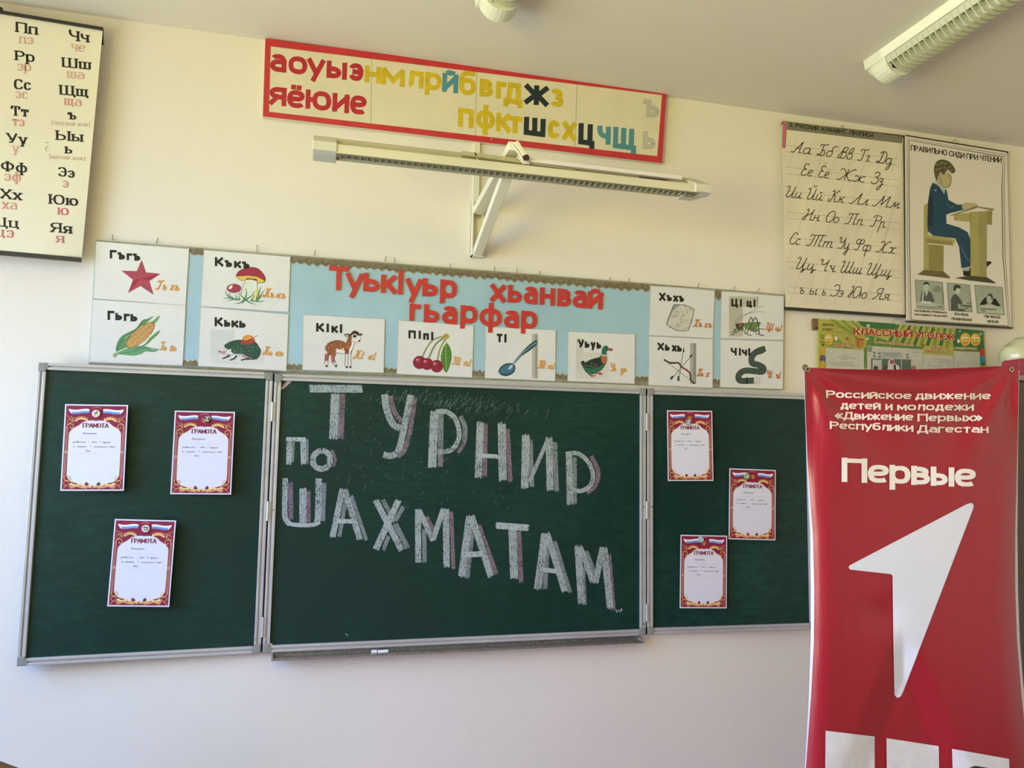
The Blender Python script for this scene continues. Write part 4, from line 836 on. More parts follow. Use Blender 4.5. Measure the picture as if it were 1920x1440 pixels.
card([(376.2, 575.6), (540.9, 589.6), (536.7, 695.3), (371, 686)], 'picture_card', 'picture card with a dark hedgehog carrying an autumn leaf', (370, 575, 10.667), hedgehog, [('К', (345, 390), (510, 397), 180), ('ь', (535, 400), (660, 406), 175), ('к', (682, 412), (822, 420), 175), ('ь', (838, 420), (965, 428), 175)], [('Кь', (1300, 965), (1490, 985), 185), ('кь', (1550, 990), (1715, 998), 190)])
def lamb(p):
    B1, B2 = '8f5a38', '3a2a22'
    p.poly([(790, 600), (990, 600), (1110, 480), (1190, 470), (1140, 620), (1080, 700), (960, 715), (800, 690)], 'e4e0d4')
    p.poly([(570, 640), (580, 560), (680, 470), (800, 435), (930, 450), (1000, 490), (1050, 380), (1100, 300), (1180, 235), (1260, 260), (1290, 320), (1180, 330), (1120, 400), (1120, 520), (1080, 600), (1050, 700), (990, 700), (960, 600), (860, 620), (800, 600), (780, 690), (700, 740), (620, 740), (600, 680)], B1, True)
    for i in range(120):
        x, y = random.uniform(600, 1090), random.uniform(455, 640); 
        if x > 980 and y < 480: continue
        p.ell(x, y, random.uniform(5, 11), random.uniform(7, 13), random.choice(['5a3524', 'c9883f', 'b5702f', '7a4630', 'c99a58']), n=6); p.layer -= 1
    p.layer += 1
    p.poly([(1090, 310), (1180, 230), (1270, 270), (1290, 330), (1230, 350), (1130, 340)], '4a3228', True)
    p.poly([(1130, 400), (1190, 330), (1290, 330), (1310, 400), (1300, 470), (1190, 465), (1120, 440)], 'e8e3d6')
    p.ell(1185, 345, 62, 48, 'e8e3d6'); p.ell(1185, 343, 40, 28, '1d1814'); p.line([(1130, 375), (1190, 395), (1240, 370), (1240, 310)], 7, B2, True)
    for a in ([(955, 310), (1010, 290), (1090, 300), (1060, 350), (1000, 350)], [(1270, 310), (1300, 285), (1355, 292), (1330, 325), (1290, 330)]): p.poly(a, '4a403a', True)
    p.poly([(985, 315), (1060, 320), (1040, 342), (1000, 335)], 'd8d2c4')
    p.line([(1290, 330), (1312, 390), (1290, 410)], 6, B2, True); p.ell(1280, 440, 26, 16, B2); p.line([(1140, 440), (1200, 462), (1270, 475), (1300, 450)], 6, B2, True)
    p.poly([(560, 720), (640, 700), (630, 860), (555, 870)], 'a05a4c'); p.poly([(690, 740), (800, 690), (760, 800), (760, 900), (710, 900)], 'ab5f50'); p.poly([(985, 640), (1050, 630), (1055, 720), (990, 720)], '8a463c')
    for a in ([(560, 720), (555, 860), (545, 940)], [(640, 740), (620, 860), (620, 930), (600, 970)], [(690, 740), (700, 880), (760, 960), (800, 990)], [(800, 690), (755, 790), (770, 880), (815, 970)], [(980, 610), (985, 860), (975, 950), (1010, 1000)], [(1055, 640), (1040, 860), (1050, 960)], [(1120, 640), (1105, 800), (1115, 970)], [(1190, 470), (1140, 620), (1110, 690), (1070, 710)], [(800, 690), (900, 710), (970, 710)], [(555, 630), (570, 560), (680, 465), (800, 432), (930, 450), (1000, 490), (1050, 380), (1100, 290), (1180, 228), (1270, 262)]): p.line(a, 8, B2, True)
    for x, y in ((590, 975), (790, 975), (1020, 995), (1095, 995)): p.poly([(x-30, y-18), (x+30, y-14), (x+12, y+26), (x-14, y+22)], '37302a')
card([(568.7, 590), (721.5, 598.4), (719, 699), (567, 693)], 'picture_card', 'picture card with a spotted brown lamb', (560, 600, 11.294), lamb, [('К', (370, 247), (540, 253), 185), ('I', (590, 260), (645, 262), 185), ('к', (692, 268), (830, 273), 185), ('I', (872, 274), (926, 277), 185)], [('КI', (1140, 825), (1395, 835), 195), ('кI', (1465, 845), (1645, 855), 200)])
def cherries(p):
    for a in ([(1310, 500), (1360, 400), (1430, 320), (1540, 285)], [(1380, 515), (1420, 420), (1470, 350), (1550, 295)], [(1470, 545), (1490, 440), (1520, 370), (1560, 310)]): p.line(a, 15, '6c7a3c', True); p.line(a, 6, 'a3ab5c', True)
    p.poly([(1535, 265), (1570, 255), (1600, 285), (1580, 312), (1540, 305)], 'b39a4a')
    p.poly([(1565, 350), (1600, 400), (1618, 470), (1610, 560), (1565, 670), (1520, 600), (1505, 500), (1530, 410)], '4e7a35', True); p.line([(1560, 330), (1558, 480), (1565, 650)], 6, '9dbb5c', True)
    for y in range(400, 620, 36): p.line([(1560, y+14), (1600, y-8)], 4, '6f9a48'); p.line([(1560, y+14), (1522, y-6)], 4, '6f9a48')
    for x, y, r in ((1280, 562, 66), (1360, 578, 60), (1462, 602, 62)): p.ell(x, y, r+4, r+4, '4a1520'); p.ell(x, y, r, r, '8c2434'); p.ell(x-18, y-24, r*.4, r*.3, 'ab4a55', -.5); p.ell(x-26, y-30, 9, 6, 'e6cfc8', -.5)
card([(747.4, 600.9), (887.9, 611), (885, 708), (744, 700.8)], 'picture_card', 'picture card with three dark red cherries and a leaf', (560, 580, 5.647), cherries, [('П', (1162, 307), (1240, 311), 86), ('I', (1270, 313), (1296, 315), 88), ('п', (1318, 322), (1378, 324), 88), ('I', (1402, 326), (1428, 328), 88)], [('ПI', (1615, 588), (1718, 598), 95), ('пI', (1742, 602), (1832, 608), 95)])
def spoon(p):
    p.rect(645, 215, 708, 715, 'b3afa4'); p.rect(680, 217, 708, 717, '9a968c')
    p.poly([(425, 555), (470, 490), (540, 410), (620, 330), (690, 283), (710, 300), (700, 340), (620, 405), (520, 470), (455, 545)], '2f4f55'); p.line([(440, 550), (500, 470), (620, 365), (700, 310)], 10, '7fa3a6', True)
    p.poly([(265, 640), (290, 590), (350, 550), (430, 550), (457, 590), (440, 650), (370, 690), (300, 680)], '2a4549', True); p.poly([(282, 640), (305, 595), (360, 562), (425, 562), (443, 595), (428, 640), (370, 668), (305, 662)], '3f6f85', True)
    p.poly([(370, 620), (400, 570), (440, 560), (410, 610)], 'a9c4cc')
card([(910.9, 612.7), (1042, 619.2), (1040.6, 714.4), (909, 708.7)], 'picture_card', 'picture card with a steel spoon', (890, 590, 6.), spoon, [('Т', (248, 308), (312, 311), 95), ('I', (333, 312), (360, 314), 95)], [('ТI', (705, 605), (800, 612), 98), ('тI', (815, 612), (905, 624), 92)])
def duck(p):
    p.rect(255, 300, 420, 1255, 'c9c7bb'); p.rect(420, 640, 1000, 1258, 'cfccc1')
    D = '1f3326'
    p.poly([(360, 870), (400, 830), (450, 870), (600, 800), (780, 750), (850, 700), (960, 700), (975, 830), (940, 920), (880, 1010), (760, 1100), (620, 1150), (500, 1110), (430, 1010)], '2f6a4c', True)
    p.poly([(375, 850), (440, 830), (470, 880), (620, 800), (790, 760), (880, 850), (880, 930), (760, 1000), (560, 1010), (420, 950)], '26332a', True)
    for a in ([(580, 960), (640, 890), (600, 880)], [(660, 970), (720, 890)], [(720, 980), (760, 910)], [(430, 930), (560, 960), (760, 1000), (880, 930)]): p.line(a, 7, '8f9a86', True)
    p.poly([(850, 720), (950, 720), (965, 830), (900, 900), (850, 830)], 'b5663c', True); p.poly([(860, 680), (900, 695), (925, 675), (950, 690), (948, 725), (860, 710)], 'e6e4da')
    p.poly([(855, 690), (860, 560), (905, 490), (970, 480), (1010, 520), (1010, 590), (975, 610), (955, 690)], '2f6a52', True)
    p.poly([(985, 575), (1020, 530), (1115, 545), (1105, 580), (1110, 605), (1040, 602)], '9a5560'); p.line([(1010, 575), (1105, 580)], 6, '5a2a35'); p.ell(975, 532, 12, 8, '14100c')
    p.line([(360, 870), (430, 1010), (500, 1110), (620, 1150), (760, 1100), (880, 1010), (975, 830), (955, 700)], 8, D, True)
    for a in ([(540, 1150), (640, 1180), (730, 1185)], [(560, 1155), (620, 1200), (650, 1220)], [(700, 1130), (800, 1130), (885, 1140)], [(760, 1120), (840, 1110)], [(780, 1140), (850, 1165)]): p.line(a, 20, '9c4048', True)
card([(1065, 621.7), (1190.5, 627.1), (1189.8, 719.5), (1064.3, 714.4)], 'picture_card', 'picture card with a green-headed duck', (1060, 610, 12.52), duck, [('У', (290, 515), (440, 522), 185), ('ь', (455, 525), (570, 532), 185), ('у', (595, 540), (708, 545), 185), ('ь', (733, 547), (845, 552), 185)], [('Уь', (1030, 1075), (1190, 1085), 200), ('уь', (1290, 1090), (1440, 1100), 190)])
def bread(p):
    P_ = [(760, 615), (1000, 622), (1120, 660), (1215, 710), (1190, 880), (1150, 1040), (1085, 1195), (960, 1210), (820, 1195), (700, 1130), (590, 1065), (660, 860), (710, 740)]
    p.poly(P_, 'cac7b8'); p.poly([(760, 620), (900, 622), (860, 660), (740, 760), (670, 900), (620, 1060), (600, 1060), (660, 860)], '8e9a90')
    p.line(P_+[P_[0]], 13, '343a38')
    for x, y, r in ((815, 785, 24), (835, 882, 28), (965, 855, 28), (728, 903, 18), (938, 995, 28), (835, 1085, 26), (1005, 1148, 24), (1000, 640, 22), (680, 1105, 24), (1155, 965, 20), (1150, 715, 20)): p.line([(x+r*math.cos(i*.7), y+r*math.sin(i*.7)) for i in range(9)], 6, '4a4c46', closed=True)
    for i in range(48): 
        x, y = random.uniform(700, 1150), random.uniform(660, 1160); p.ell(x, y, 9, 9, '3f413a', n=7); p.layer -= 1
    p.layer += 1
card([(1220, 536), (1340, 543.3), (1336.4, 634.2), (1216.7, 628.2)], 'picture_card', 'picture card with a pale spotted sheet-like shape, upper row beside the red words', (1200, 520, 12.), bread, [('Х', (430, 525), (575, 530), 180), ('ъ', (592, 533), (718, 540), 175), ('х', (748, 545), (858, 550), 175), ('ъ', (872, 550), (992, 556), 175)], [('Хъ', (1180, 1115), (1390, 1125), 185), ('хъ', (1425, 1125), (1615, 1140), 180)], orc='c8703a')
def bow(p):
    p.rect(630, 795, 693, 1215, 'aaa69c'); p.rect(665, 797, 693, 1217, '908c83')
    p.line([(358, 965), (430, 1000), (510, 1000), (540, 1040), (590, 1070), (630, 1110), (640, 1180), (680, 1215)], 17, '4a3c30', True); p.line([(400, 992), (500, 995), (535, 1035)], 9, 'c99352', True); p.line([(545, 1048), (600, 1070), (630, 1110)], 9, 'a8484c', True)
    p.line([(358, 965), (680, 1215)], 4, '3a3a34'); p.line([(565, 835), (512, 1190)], 5, '3a3a34'); p.line([(660, 908), (430, 1175)], 5, '3a3a34')
    p.poly([(565, 832), (553, 888), (572, 888)], '2c322c'); p.poly([(662, 905), (622, 930), (640, 946)], '2c322c')
    p.poly([(512, 1130), (525, 1190), (508, 1180), (495, 1190), (500, 1140)], '3a4a40'); p.poly([(465, 1130), (450, 1165), (425, 1175), (422, 1160), (435, 1140)], '3a4a40')
card([(1216.7, 630.4), (1336.4, 636), (1336, 727.2), (1216, 721.7)], 'picture_card', 'picture card with a bow and two arrows', (1180, 500, 5.538), bow, [('Х', (292, 866), (360, 870), 78), ('ь', (370, 872), (418, 876), 80), ('х', (443, 878), (492, 882), 80), ('ь', (497, 882), (545, 886), 80)], [('Хь', (695, 1138), (768, 1142), 84), ('х', (785, 1144), (838, 1148), 84)], orc='c8702f')
def hopper(p):
    p.rect(368, 218, 720, 1250, 'b9b5a4'); p.rect(720, 225, 1130, 480, 'bdb9a8')
    p.poly([(750, 920), (880, 885), (1160, 880), (1180, 920), (1130, 980), (1060, 1040), (900, 1070), (820, 1060), (760, 1000)], '66844c', True)
    p.poly([(530, 920), (640, 910), (740, 900), (745, 990), (670, 1080), (580, 1070), (545, 1000)], '45563a', True); p.poly([(630, 930), (730, 920), (700, 1000), (640, 990)], 'a8544c'); p.ell(582, 970, 18, 20, '1c1a14')
    K = '2f3423'
    for a, w in (([(520, 910), (530, 850), (640, 740), (800, 670), (1010, 620), (1150, 605), (1280, 625)], 7), ([(545, 900), (700, 760), (900, 630), (1100, 520), (1250, 450)], 7), ([(870, 890), (935, 750), (980, 850)], 20), ([(980, 860), (1050, 760), (1100, 860), (1140, 1040), (1150, 1190), (1270, 1220)], 22),
            ([(970, 870), (930, 980), (850, 1100), (840, 1190), (950, 1220)], 18), ([(560, 1060), (500, 1070), (500, 1180), (420, 1200)], 18), ([(500, 1130), (410, 1135)], 12), ([(660, 1080), (600, 1110), (545, 1150), (540, 1070)], 18), ([(720, 1000), (730, 1120)], 26), ([(800, 1030), (780, 1110), (780, 1170), (840, 1165)], 18), ([(1000, 1110), (1050, 1120), (1060, 1180), (1140, 1178)], 14), ([(750, 905), (1160, 880)], 8), ([(880, 1080), (1090, 1050), (1290, 1060)], 14), ([(530, 920), (740, 905)], 8), ([(745, 905), (730, 1000), (670, 1085)], 10)): p.line(a, w, K, True)
    p.line([(880, 960), (850, 1060)], 14, '8fae6c'); p.line([(940, 920), (1090, 910)], 8, '8fae6c'); p.poly([(890, 1090), (1100, 1060), (1130, 1110), (1000, 1130)], '67743f')
card([(1353, 546.2), (1469.8, 552.4), (1468.6, 637.6), (1350.6, 634)], 'picture_card', 'picture card with a green grasshopper with long feelers', (1340, 540, 13.714), hopper, [('Ц', (425, 475), (605, 478), 200), ('I', (648, 480), (702, 484), 195), ('ц', (820, 487), (960, 492), 200), ('I', (998, 492), (1052, 495), 195)], [('ЦI', (1320, 1085), (1530, 1095), 205), ('цI', (1560, 1092), (1745, 1105), 185)], orc='c5733c')
def belt(p):
    Bc, Be = '45554a', '1f2a22'
    P_ = [(1412, 850), (1330, 880), (1275, 930), (1275, 1000), (1340, 1020), (1390, 1050), (1380, 1090), (1300, 1085), (1200, 1080), (1140, 1120), (1145, 1180), (1250, 1185), (1300, 1180)]
    p.line(P_, 62, Be, True); p.layer += 1; p.line(P_, 50, Bc, True); p.layer += 1
    p.poly([(1415, 845), (1400, 895), (1345, 915), (1335, 870)], Bc)
    p.line([(1300, 1150), (1350, 1150), (1355, 1210), (1295, 1215), (1295, 1150)], 8, 'b8b8aa'); p.line([(1325, 1152), (1325, 1212)], 6, 'b8b8aa'); p.rect(1212, 1150, 1228, 1218, Be)
    for i in range(5): p.ell(1300+i*20, 920-i*9, 4, 4, '14160f', n=6)
card([(1350.6, 636.3), (1468.6, 640), (1467.5, 729.7), (1350.3, 725.7)], 'picture_card', 'picture card with a coiled dark green belt', (1180, 500, 5.538), belt, [('Ч', (1052, 920), (1115, 922), 78), ('I', (1138, 922), (1160, 924), 78), ('ч', (1168, 922), (1222, 925), 78), ('I', (1234, 924), (1256, 926), 78)], [('ЧI', (1425, 1155), (1488, 1162), 86), ('чI', (1520, 1162), (1575, 1168), 86)], orc='c5733c')
# thin nails above the stand
nm = mat('5d5240', rough=.4, metal=.6, key='nail'); NL = iter('above the left half of the star card|above the right half of the star card|above the mushroom card|above the T of the first red word|above the first red word, left one of the close pair|above the first red word, right one of the close pair|above the end of the first red word|above the gap between the upper red words|above the start of the second red word|above the middle of the second red word|above the end of the second red word|above the blue area just left of the spotted sheet card|above the card with the pale spotted sheet|above the left part of the grasshopper card|leaning right above the grasshopper card'.split('|'))
for u0, v0, u1, v1 in ((211, 441, 211, 450), (296, 447, 293, 456), (482, 460, 482, 472), (591, 470, 589, 479), (724, 481, 721.5, 490), (740, 484.5, 739.5, 492), (844, 495, 844, 504), (927.4, 501, 927, 509), (970, 503, 968.5, 512), (1012, 509, 1011.5, 516), (1144, 521, 1143.5, 529), (1178.6, 523, 1178.6, 531), (1310, 532, 1308, 540), (1377, 538, 1376, 546), (1424, 541, 1418, 548)):
    q, p_ = W(u0, v0, -.016), W(u1, v1, -.001); nl = [next(NL)]
    tag(MB().cyl(p_, q, .0010, 6).cyl(q, q+(q-p_).normalized()*.0008, .0022, 8).build('nail', nm), 'thin nail '+nl[0], 'nail', 'thin nails above the blue stand')
p_ = W(1524.5, 616, -.001)
tag(MB().cyl(p_, p_+Vector((.004, -.018, 0)), .003, 8).cyl(p_+Vector((.004, -.018, 0)), p_+Vector((.005, -.020, 0)), .0055, 12).build('nail', mat('3a3428', rough=.4, metal=.5, key='screw_dark')), 'single dark screw in the wall left of the green class poster', 'screw')
# ================================================================== printed alphabet chart at far left
t = thing('alphabet_chart', W(60, 480, -.03), 'cream wall chart of serif black letters with pink names, at the far left', 'wall chart')
YC = -.052
def L4(u): return 24+(55.6-24)/192.7*u
paper = mat('e4dfc4', rough=.5, var=.03, scale=3, bump=.05, bscale=5, key='chart_paper')
g = MB(); nx, ny = 6, 14
TLx, TRx = -70, 192.7
def cpt(fx, fy, dy=0):
    a = (TLx+(192.7-TLx)*fx, L4(TLx+(192.7-TLx)*fx)+1.5); b = (-103+(153-(-103))*fx, 463+(485.5-463)*fx)
    u, v = lerp(a, b, fy); Y = YC+.012*fx**8*fy**3
    p = W(u, v, Y); p.y += dy; return p
for dy in (0, .0008): 
    vs = [cpt(i/nx, j/ny, dy) for j in range(ny+1) for i in range(nx+1)]
    g.add(vs, [(j*(nx+1)+i, j*(nx+1)+i+1, (j+1)*(nx+1)+i+1, (j+1)*(nx+1)+i) for j in range(ny) for i in range(nx)])
g.build('sheet', paper, t, smooth=True)
rod = mat('2a241e', rough=.45, var=.1, key='dark_rod')
MB().bar(W(-72, L4(-72)-1, -.054), W(193.5, 55, -.054), .012, .010).cyl(W(192, 57, -.05), W(192, 84, -.02), .004, 8).build('top_rod', rod, t)
MB().bar(W(-105, 465, -.050), W(152, 487.5, -.046), .014, .014).build('bottom_rod', rod, t)
MB().ball(W(1, 18, -.054), .008, .006, .010, 12, 8).build('hanger_knob', rod, t)
def ychart(u, v):
    l = -70-33*(v-24)/430; r = 192.7-41.7*(v-55)/430; fx = max(0, min(1, (u-l)/(r-l))); fy = max(0, min(1, (v-L4(u))/430)); return YC+.012*fx**8*fy**3
BK = '23231f'
for s, x0, x1, y0, y1, h in (('Пп', 85, 203, 172, 189, 55), ('Рр', 82, 187, 324, 336, 52), ('Сс', 75, 168, 480, 487, 54), ('Тт', 58, 155, 622, 632, 52), ('Уу', 35, 147, 768, 780, 50), ('Фф', 5, 147, 921, 934, 52), ('Хх', 2, 118, 1070, 1082, 52), ('Цц', -28, 103, 1220, 1232, 50),
        ('Чч', 372, 480, 217, 230, 54), ('Шш', 335, 490, 361, 376, 52), ('Щщ', 322, 478, 510, 523, 52), ('ъ', 365, 412, 643, 647, 50), ('Ыы', 303, 447, 755, 766, 52), ('ь', 352, 390, 828, 831, 50), ('Ээ', 313, 403, 950, 961, 50), ('Юю', 265, 422, 1100, 1112, 52), ('Яя', 273, 387, 1252, 1262, 52)):
    p = Pic(ychart, lift=.0006).z(0, 0, 2.88); p.lean = -.02; p.text(s, (x0, y0), (x1, y1), h, BK, wt=.24, style='serif', thin=.40); p.build('black_letters', t)
PA, PB, PC_ = 'cfa796', 'cb8f86', 'c46a70'
for s, x0, x1, y0, y1, h, c in (('пэ', 103, 180, 234, 240, 50, PA), ('эр', 92, 168, 380, 386, 50, PA), ('эс', 82, 150, 528, 534, 48, PA), ('тэ', 65, 132, 677, 683, 48, PB), ('у', 65, 103, 822, 826, 48, PA), ('эф', 22, 113, 974, 982, 50, PB), ('ха', 12, 92, 1126, 1132, 48, PB), ('цэ', -20, 75, 1276, 1284, 52, PC_),
        ('че', 385, 460, 275, 281, 50, PA), ('ша', 362, 455, 420, 428, 48, PA), ('ща', 347, 440, 566, 574, 48, PB), ('э', 338, 370, 1010, 1014, 48, PB), ('ю', 312, 370, 1158, 1163, 50, PC_), ('я', 302, 345, 1308, 1312, 50, PC_), ('(твёрдый знак)', 277, 485, 672, 684, 22, 'c3b396'), ('(мягкий знак)', 265, 460, 855, 867, 22, 'c3b396')):
    q = Pic(ychart, lift=.0006).z(0, 0, 2.88); q.text(s, (x0, y0), (x1, y1), h, c, wt=.20 if h > 30 else .14, style='serif', thin=.35); q.build('pink_letters' if h > 30 else 'small_words', t)
q = Pic(ychart, lift=.0006).z(0, 0, 2.88)
q.line([(243, 770), (262, 770)], 3, 'a59c80'); q.line([(262, 785), (246, 800), (252, 818)], 3, 'a59c80', True)
q.build('pencil_marks', t)

# ================================================================== handwriting chart
HC = [(1467, 232), (1693, 258), (1697, 592), (1473, 577)]
t = thing('handwriting_chart', W(1580, 585, -.02), 'yellowed chart of joined-up handwriting letters under a grey title band', 'wall chart')
YH = -.026
quad_slab(HC, YH, .001, 'sheet', mat('e2dac2', rough=.55, var=.06, scale=4, key='old_paper'), t)
MB().bar(W(1466, 231, YH+.010), W(1694, 257, YH+.010), .014, .012).build('top_slat', mat('6d4a36', rough=.6, var=.1, key='slat_wood'), t)
MB().bar(W(1472, 578.5, YH+.004), W(1700, 593.5, YH+.004), .016, .012).build('bottom_slat', rod, t)
p = Pic(YH, lift=.0005).z(1460, 220, 8)
p.poly([(60, 50), (1860, 292), (1848, 390), (112, 184), (70, 176)], '7d7b68'); p.poly([(62, 55), (128, 65), (104, 462), (50, 455)], 'b86a78')
for i in range(7): p.ell(84-i*.8, 245+i*22, 4, 4, 'e8c9c4', n=6)
p.build('title_band', t)
p = Pic(YH, lift=.0011).z(1460, 220, 8)
for s, x0, y0, x1, y1 in (('3.', 150, 140, 218, 148), ('РУССКИЙ', 255, 152, 600, 198), ('АЛФАВИТ.', 635, 203, 1025, 253), ('ПРОПИСИ', 1065, 258, 1420, 302)): p.text(s, (x0, y0), (x1, y1), 62, '2b2b23', wt=.17)
p.build('title', t)
p = Pic(YH, lift=.0004)
rows = (((1473, 284.0), (1683.7, 310.3), 12.2), ((1475, 325.4), (1684.4, 350.2), 12.4), ((1475, 369.8), (1686, 391.2), 11.8), ((1476, 409), (1689, 430.3), 11.6), ((1476.4, 457.2), (1689, 477), 12), ((1476.4, 503), (1689, 520.6), 12.4), ((1476.4, 549), (1690, 565), 11.8))
for a, b, h in rows: p.line([a, b], .5, '9a9478'); p.line([(a[0], a[1]-h), (b[0], b[1]-h)], .5, '9a9478')
for k in range(9):
    a = (1495+k*27, 262+k*3); b = (a[0]-105, a[1]+330)
    if b[0] < 1478: f = (a[0]-1478)/105; b = (1478, a[1]+330*f)
    if b[1] > 573: f = (573-a[1])/(b[1]-a[1]); b = (a[0]+(b[0]-a[0])*f, 573)
    p.line([a, b], .35, 'bcb08c')
p.line([(1689, 330), (1626, 576)], .35, 'bcb08c'); p.line([(1691, 440), (1647, 579)], .35, 'bcb08c')
p.build('ruled_lines', t)
z2 = lambda x: 1460+x/8; z3 = lambda x: 1460+x/7.2
CUR = ((0, z2, (('Аа', 185, 495), ('Бб', 570, 900), ('Вв', 880, 1140), ('Гг', 1180, 1370), ('Дд', 1460, 1710))), (1, z2, (('Ее', 335, 515), ('Ёё', 595, 775), ('Жж', 865, 1310), ('Зз', 1380, 1580))), (2, z2, (('Ии', 110, 355), ('Йй', 425, 670), ('Кк', 735, 995), ('Лл', 1050, 1350), ('Мм', 1400, 1820))),
    (3, z3, (('Нн', 318, 560), ('Оо', 638, 820), ('Пп', 890, 1145), ('Рр', 1230, 1445))), (4, z3, (('Сс', 150, 300), ('Тт', 365, 735), ('Уу', 800, 960), ('Фф', 1015, 1250), ('Хх', 1305, 1590))), (5, z3, (('Цц', 238, 505), ('Чч', 560, 772), ('Шш', 835, 1130), ('Щщ', 1190, 1532))), (6, z3, (('ъ', 282, 345), ('ы', 415, 525), ('ь', 585, 635), ('Ээ', 695, 878), ('Юю', 930, 1195), ('Яя', 1255, 1502))))
for r, zf, prs in CUR:
    a, b, h = rows[r]
    for s, x0, x1 in prs:
        u0, u1 = zf(x0), zf(x1); f = lambda u: a[1]+(b[1]-a[1])*(u-a[0])/(b[0]-a[0])
        p = Pic(YH, lift=.0008); p.text(s, (u0, f(u0)+.3), (u1, f(u1)+.3), h*1.93, '24231c', wt=.062, style='cursive'); p.build('handwritten_letters', t)
def hook(px, py, parent, dx=10):
    a = W(px, py, -.012); MB().cyl(W(px, py, -.004), a, .0025, 8).build('nail', nm, parent)
    MB().cyl(a, W(px-dx, py+dx*.75, -.02), .0008, 5).cyl(a, W(px+dx, py+dx*1.05, -.02), .0008, 5).build('string', mat('8a8470', rough=.8, key='string'), parent)
hook(1579, 236, t, 9)

# ================================================================== sitting posture poster
PO = [(1697, 255), (1888, 286), (1896, 614), (1699, 601)]
t = thing('posture_poster', W(1797, 608, -.02), 'white poster of a boy in blue sitting at a school desk, with three small pictures', 'poster')
YP = -.040
quad_slab(PO, YP, .001, 'sheet', mat('dcd6c8', rough=.4, var=.03, scale=4, coat=.15, key='poster_paper'), t)
MB().bar(W(1697, 256, YP+.011), W(1888, 287, YP+.011), .016, .010).build('top_slat', rod, t)
MB().bar(W(1699, 602.6, YP+.006), W(1897, 615.4, YP+.006), .012, .007).build('bottom_slat', rod, t)
MB().bar(W(1697.8, 256, YP+.006), W(1700.3, 601, YP+.006), .010, .003, (0, 1, 0)).build('curled_edge', rod, t)
hook(1790, 262, t, 12)
p = Pic(YP, lift=.0004)
for w, a in ((1.4, [(1704.5, 262.8), (1881.5, 294.3), (1878.5, 350), (1880.5, 480), (1891, 611.2), (1708.5, 599.6), (1705, 450)]), (.9, [(1701.2, 259.4), (1885, 290.2), (1882.3, 350), (1884.5, 480), (1894, 612.8), (1705.2, 601), (1701, 450)])):
    p.line(a, w, '4c352c', closed=True)
p.build('border_lines', t)
p = Pic(YP, lift=.0005).z(1430, 200, 3.273)
p.text('ПРАВИЛЬНО', (908, 268), (1132, 300), 34, '2e2a24', wt=.155); p.text('СИДИ', (1144, 303), (1240, 318), 34, '2e2a24', wt=.155); p.text('ПРИ', (1251, 320), (1322, 330), 34, '2e2a24', wt=.155); p.text('ЧТЕНИИ', (1334, 330), (1467, 346), 34, '2e2a24', wt=.155)
p.build('title', t)
p = Pic(YP, lift=.0004).z(1690, 280, 5.538)
WD, WD2, WD3 = 'a9a263', '8f8850', '6b6540'
p.poly([(232, 580), (275, 560), (280, 900), (255, 1260), (232, 1255)], WD); p.poly([(250, 885), (440, 905), (560, 940), (540, 1000), (255, 970)], WD); p.poly([(258, 925), (530, 960), (520, 995), (258, 972)], WD2)
p.poly([(285, 985), (440, 1000), (438, 1275), (285, 1262)], WD2); p.poly([(238, 975), (285, 982), (285, 1262), (236, 1258)], WD); p.poly([(165, 1300), (235, 1252), (440, 1268), (508, 1330), (500, 1340)], WD3)
p.poly([(545, 675), (715, 660), (715, 755), (545, 738)], WD); p.poly([(880, 640), (945, 640), (940, 785), (885, 780)], WD2)
p.poly([(640, 1255), (720, 1230), (720, 1320), (645, 1312)], '2b2420'); p.poly([(880, 1165), (925, 1160), (938, 1180), (885, 1225)], '2b2420'); p.poly([(640, 1235), (715, 1215), (700, 1265), (650, 1262)], 'a9b0ac')
BL, BD = '27485c', '1d3547'
p.poly([(270, 790), (275, 850), (330, 895), (560, 925), (600, 1010), (625, 1235), (715, 1215), (718, 940), (690, 860), (600, 810), (450, 765)], BL); p.line([(620, 1000), (650, 1080), (700, 1160)], 5, '7f9296', True)
p.poly([(325, 345), (300, 400), (275, 560), (270, 790), (330, 800), (470, 765), (465, 680), (500, 665), (640, 630), (635, 570), (580, 575), (490, 525), (470, 420), (400, 385)], BL); p.poly([(300, 400), (275, 560), (272, 800), (330, 800), (340, 600)], BD)
p.line([(380, 430), (400, 560), (390, 760)], 4, BD, True); p.line([(465, 680), (440, 760)], 5, BD); p.line([(470, 570), (520, 610), (540, 580)], 5, '6f8a92', True); p.ell(355, 425, 14, 8, '8da0a0')
p.poly([(350, 330), (385, 370), (460, 400), (445, 465), (395, 390), (345, 350)], 'a9bcae')
SK = 'b8ac84'
p.poly([(365, 330), (385, 260), (420, 240), (500, 245), (522, 300), (520, 350), (495, 395), (460, 398), (420, 370), (380, 365)], SK, True)
p.line([(395, 250), (405, 310), (420, 370), (460, 398), (498, 390), (502, 365), (515, 355), (508, 330), (522, 305), (512, 270)], 4, '3a342a', True); p.line([(485, 290), (500, 300)], 6, '2a241c'); p.line([(488, 265), (515, 280)], 4, '2a241c'); p.line([(490, 368), (505, 372)], 4, '6a4030'); p.ell(405, 268, 12, 26, SK, .2); p.line([(400, 250), (392, 275), (402, 300)], 4, '5a4c38', True)
p.poly([(362, 330), (345, 260), (340, 190), (370, 125), (430, 105), (500, 130), (550, 190), (560, 225), (530, 250), (480, 215), (440, 265), (410, 235), (385, 270), (372, 320)], '5b553c', True)
for x, y in ((380, 160), (420, 140), (460, 150), (500, 180), (520, 215), (400, 200), (370, 210), (450, 190), (480, 205)): p.ell(x, y, 16, 9, '857c56', -.5, 8)
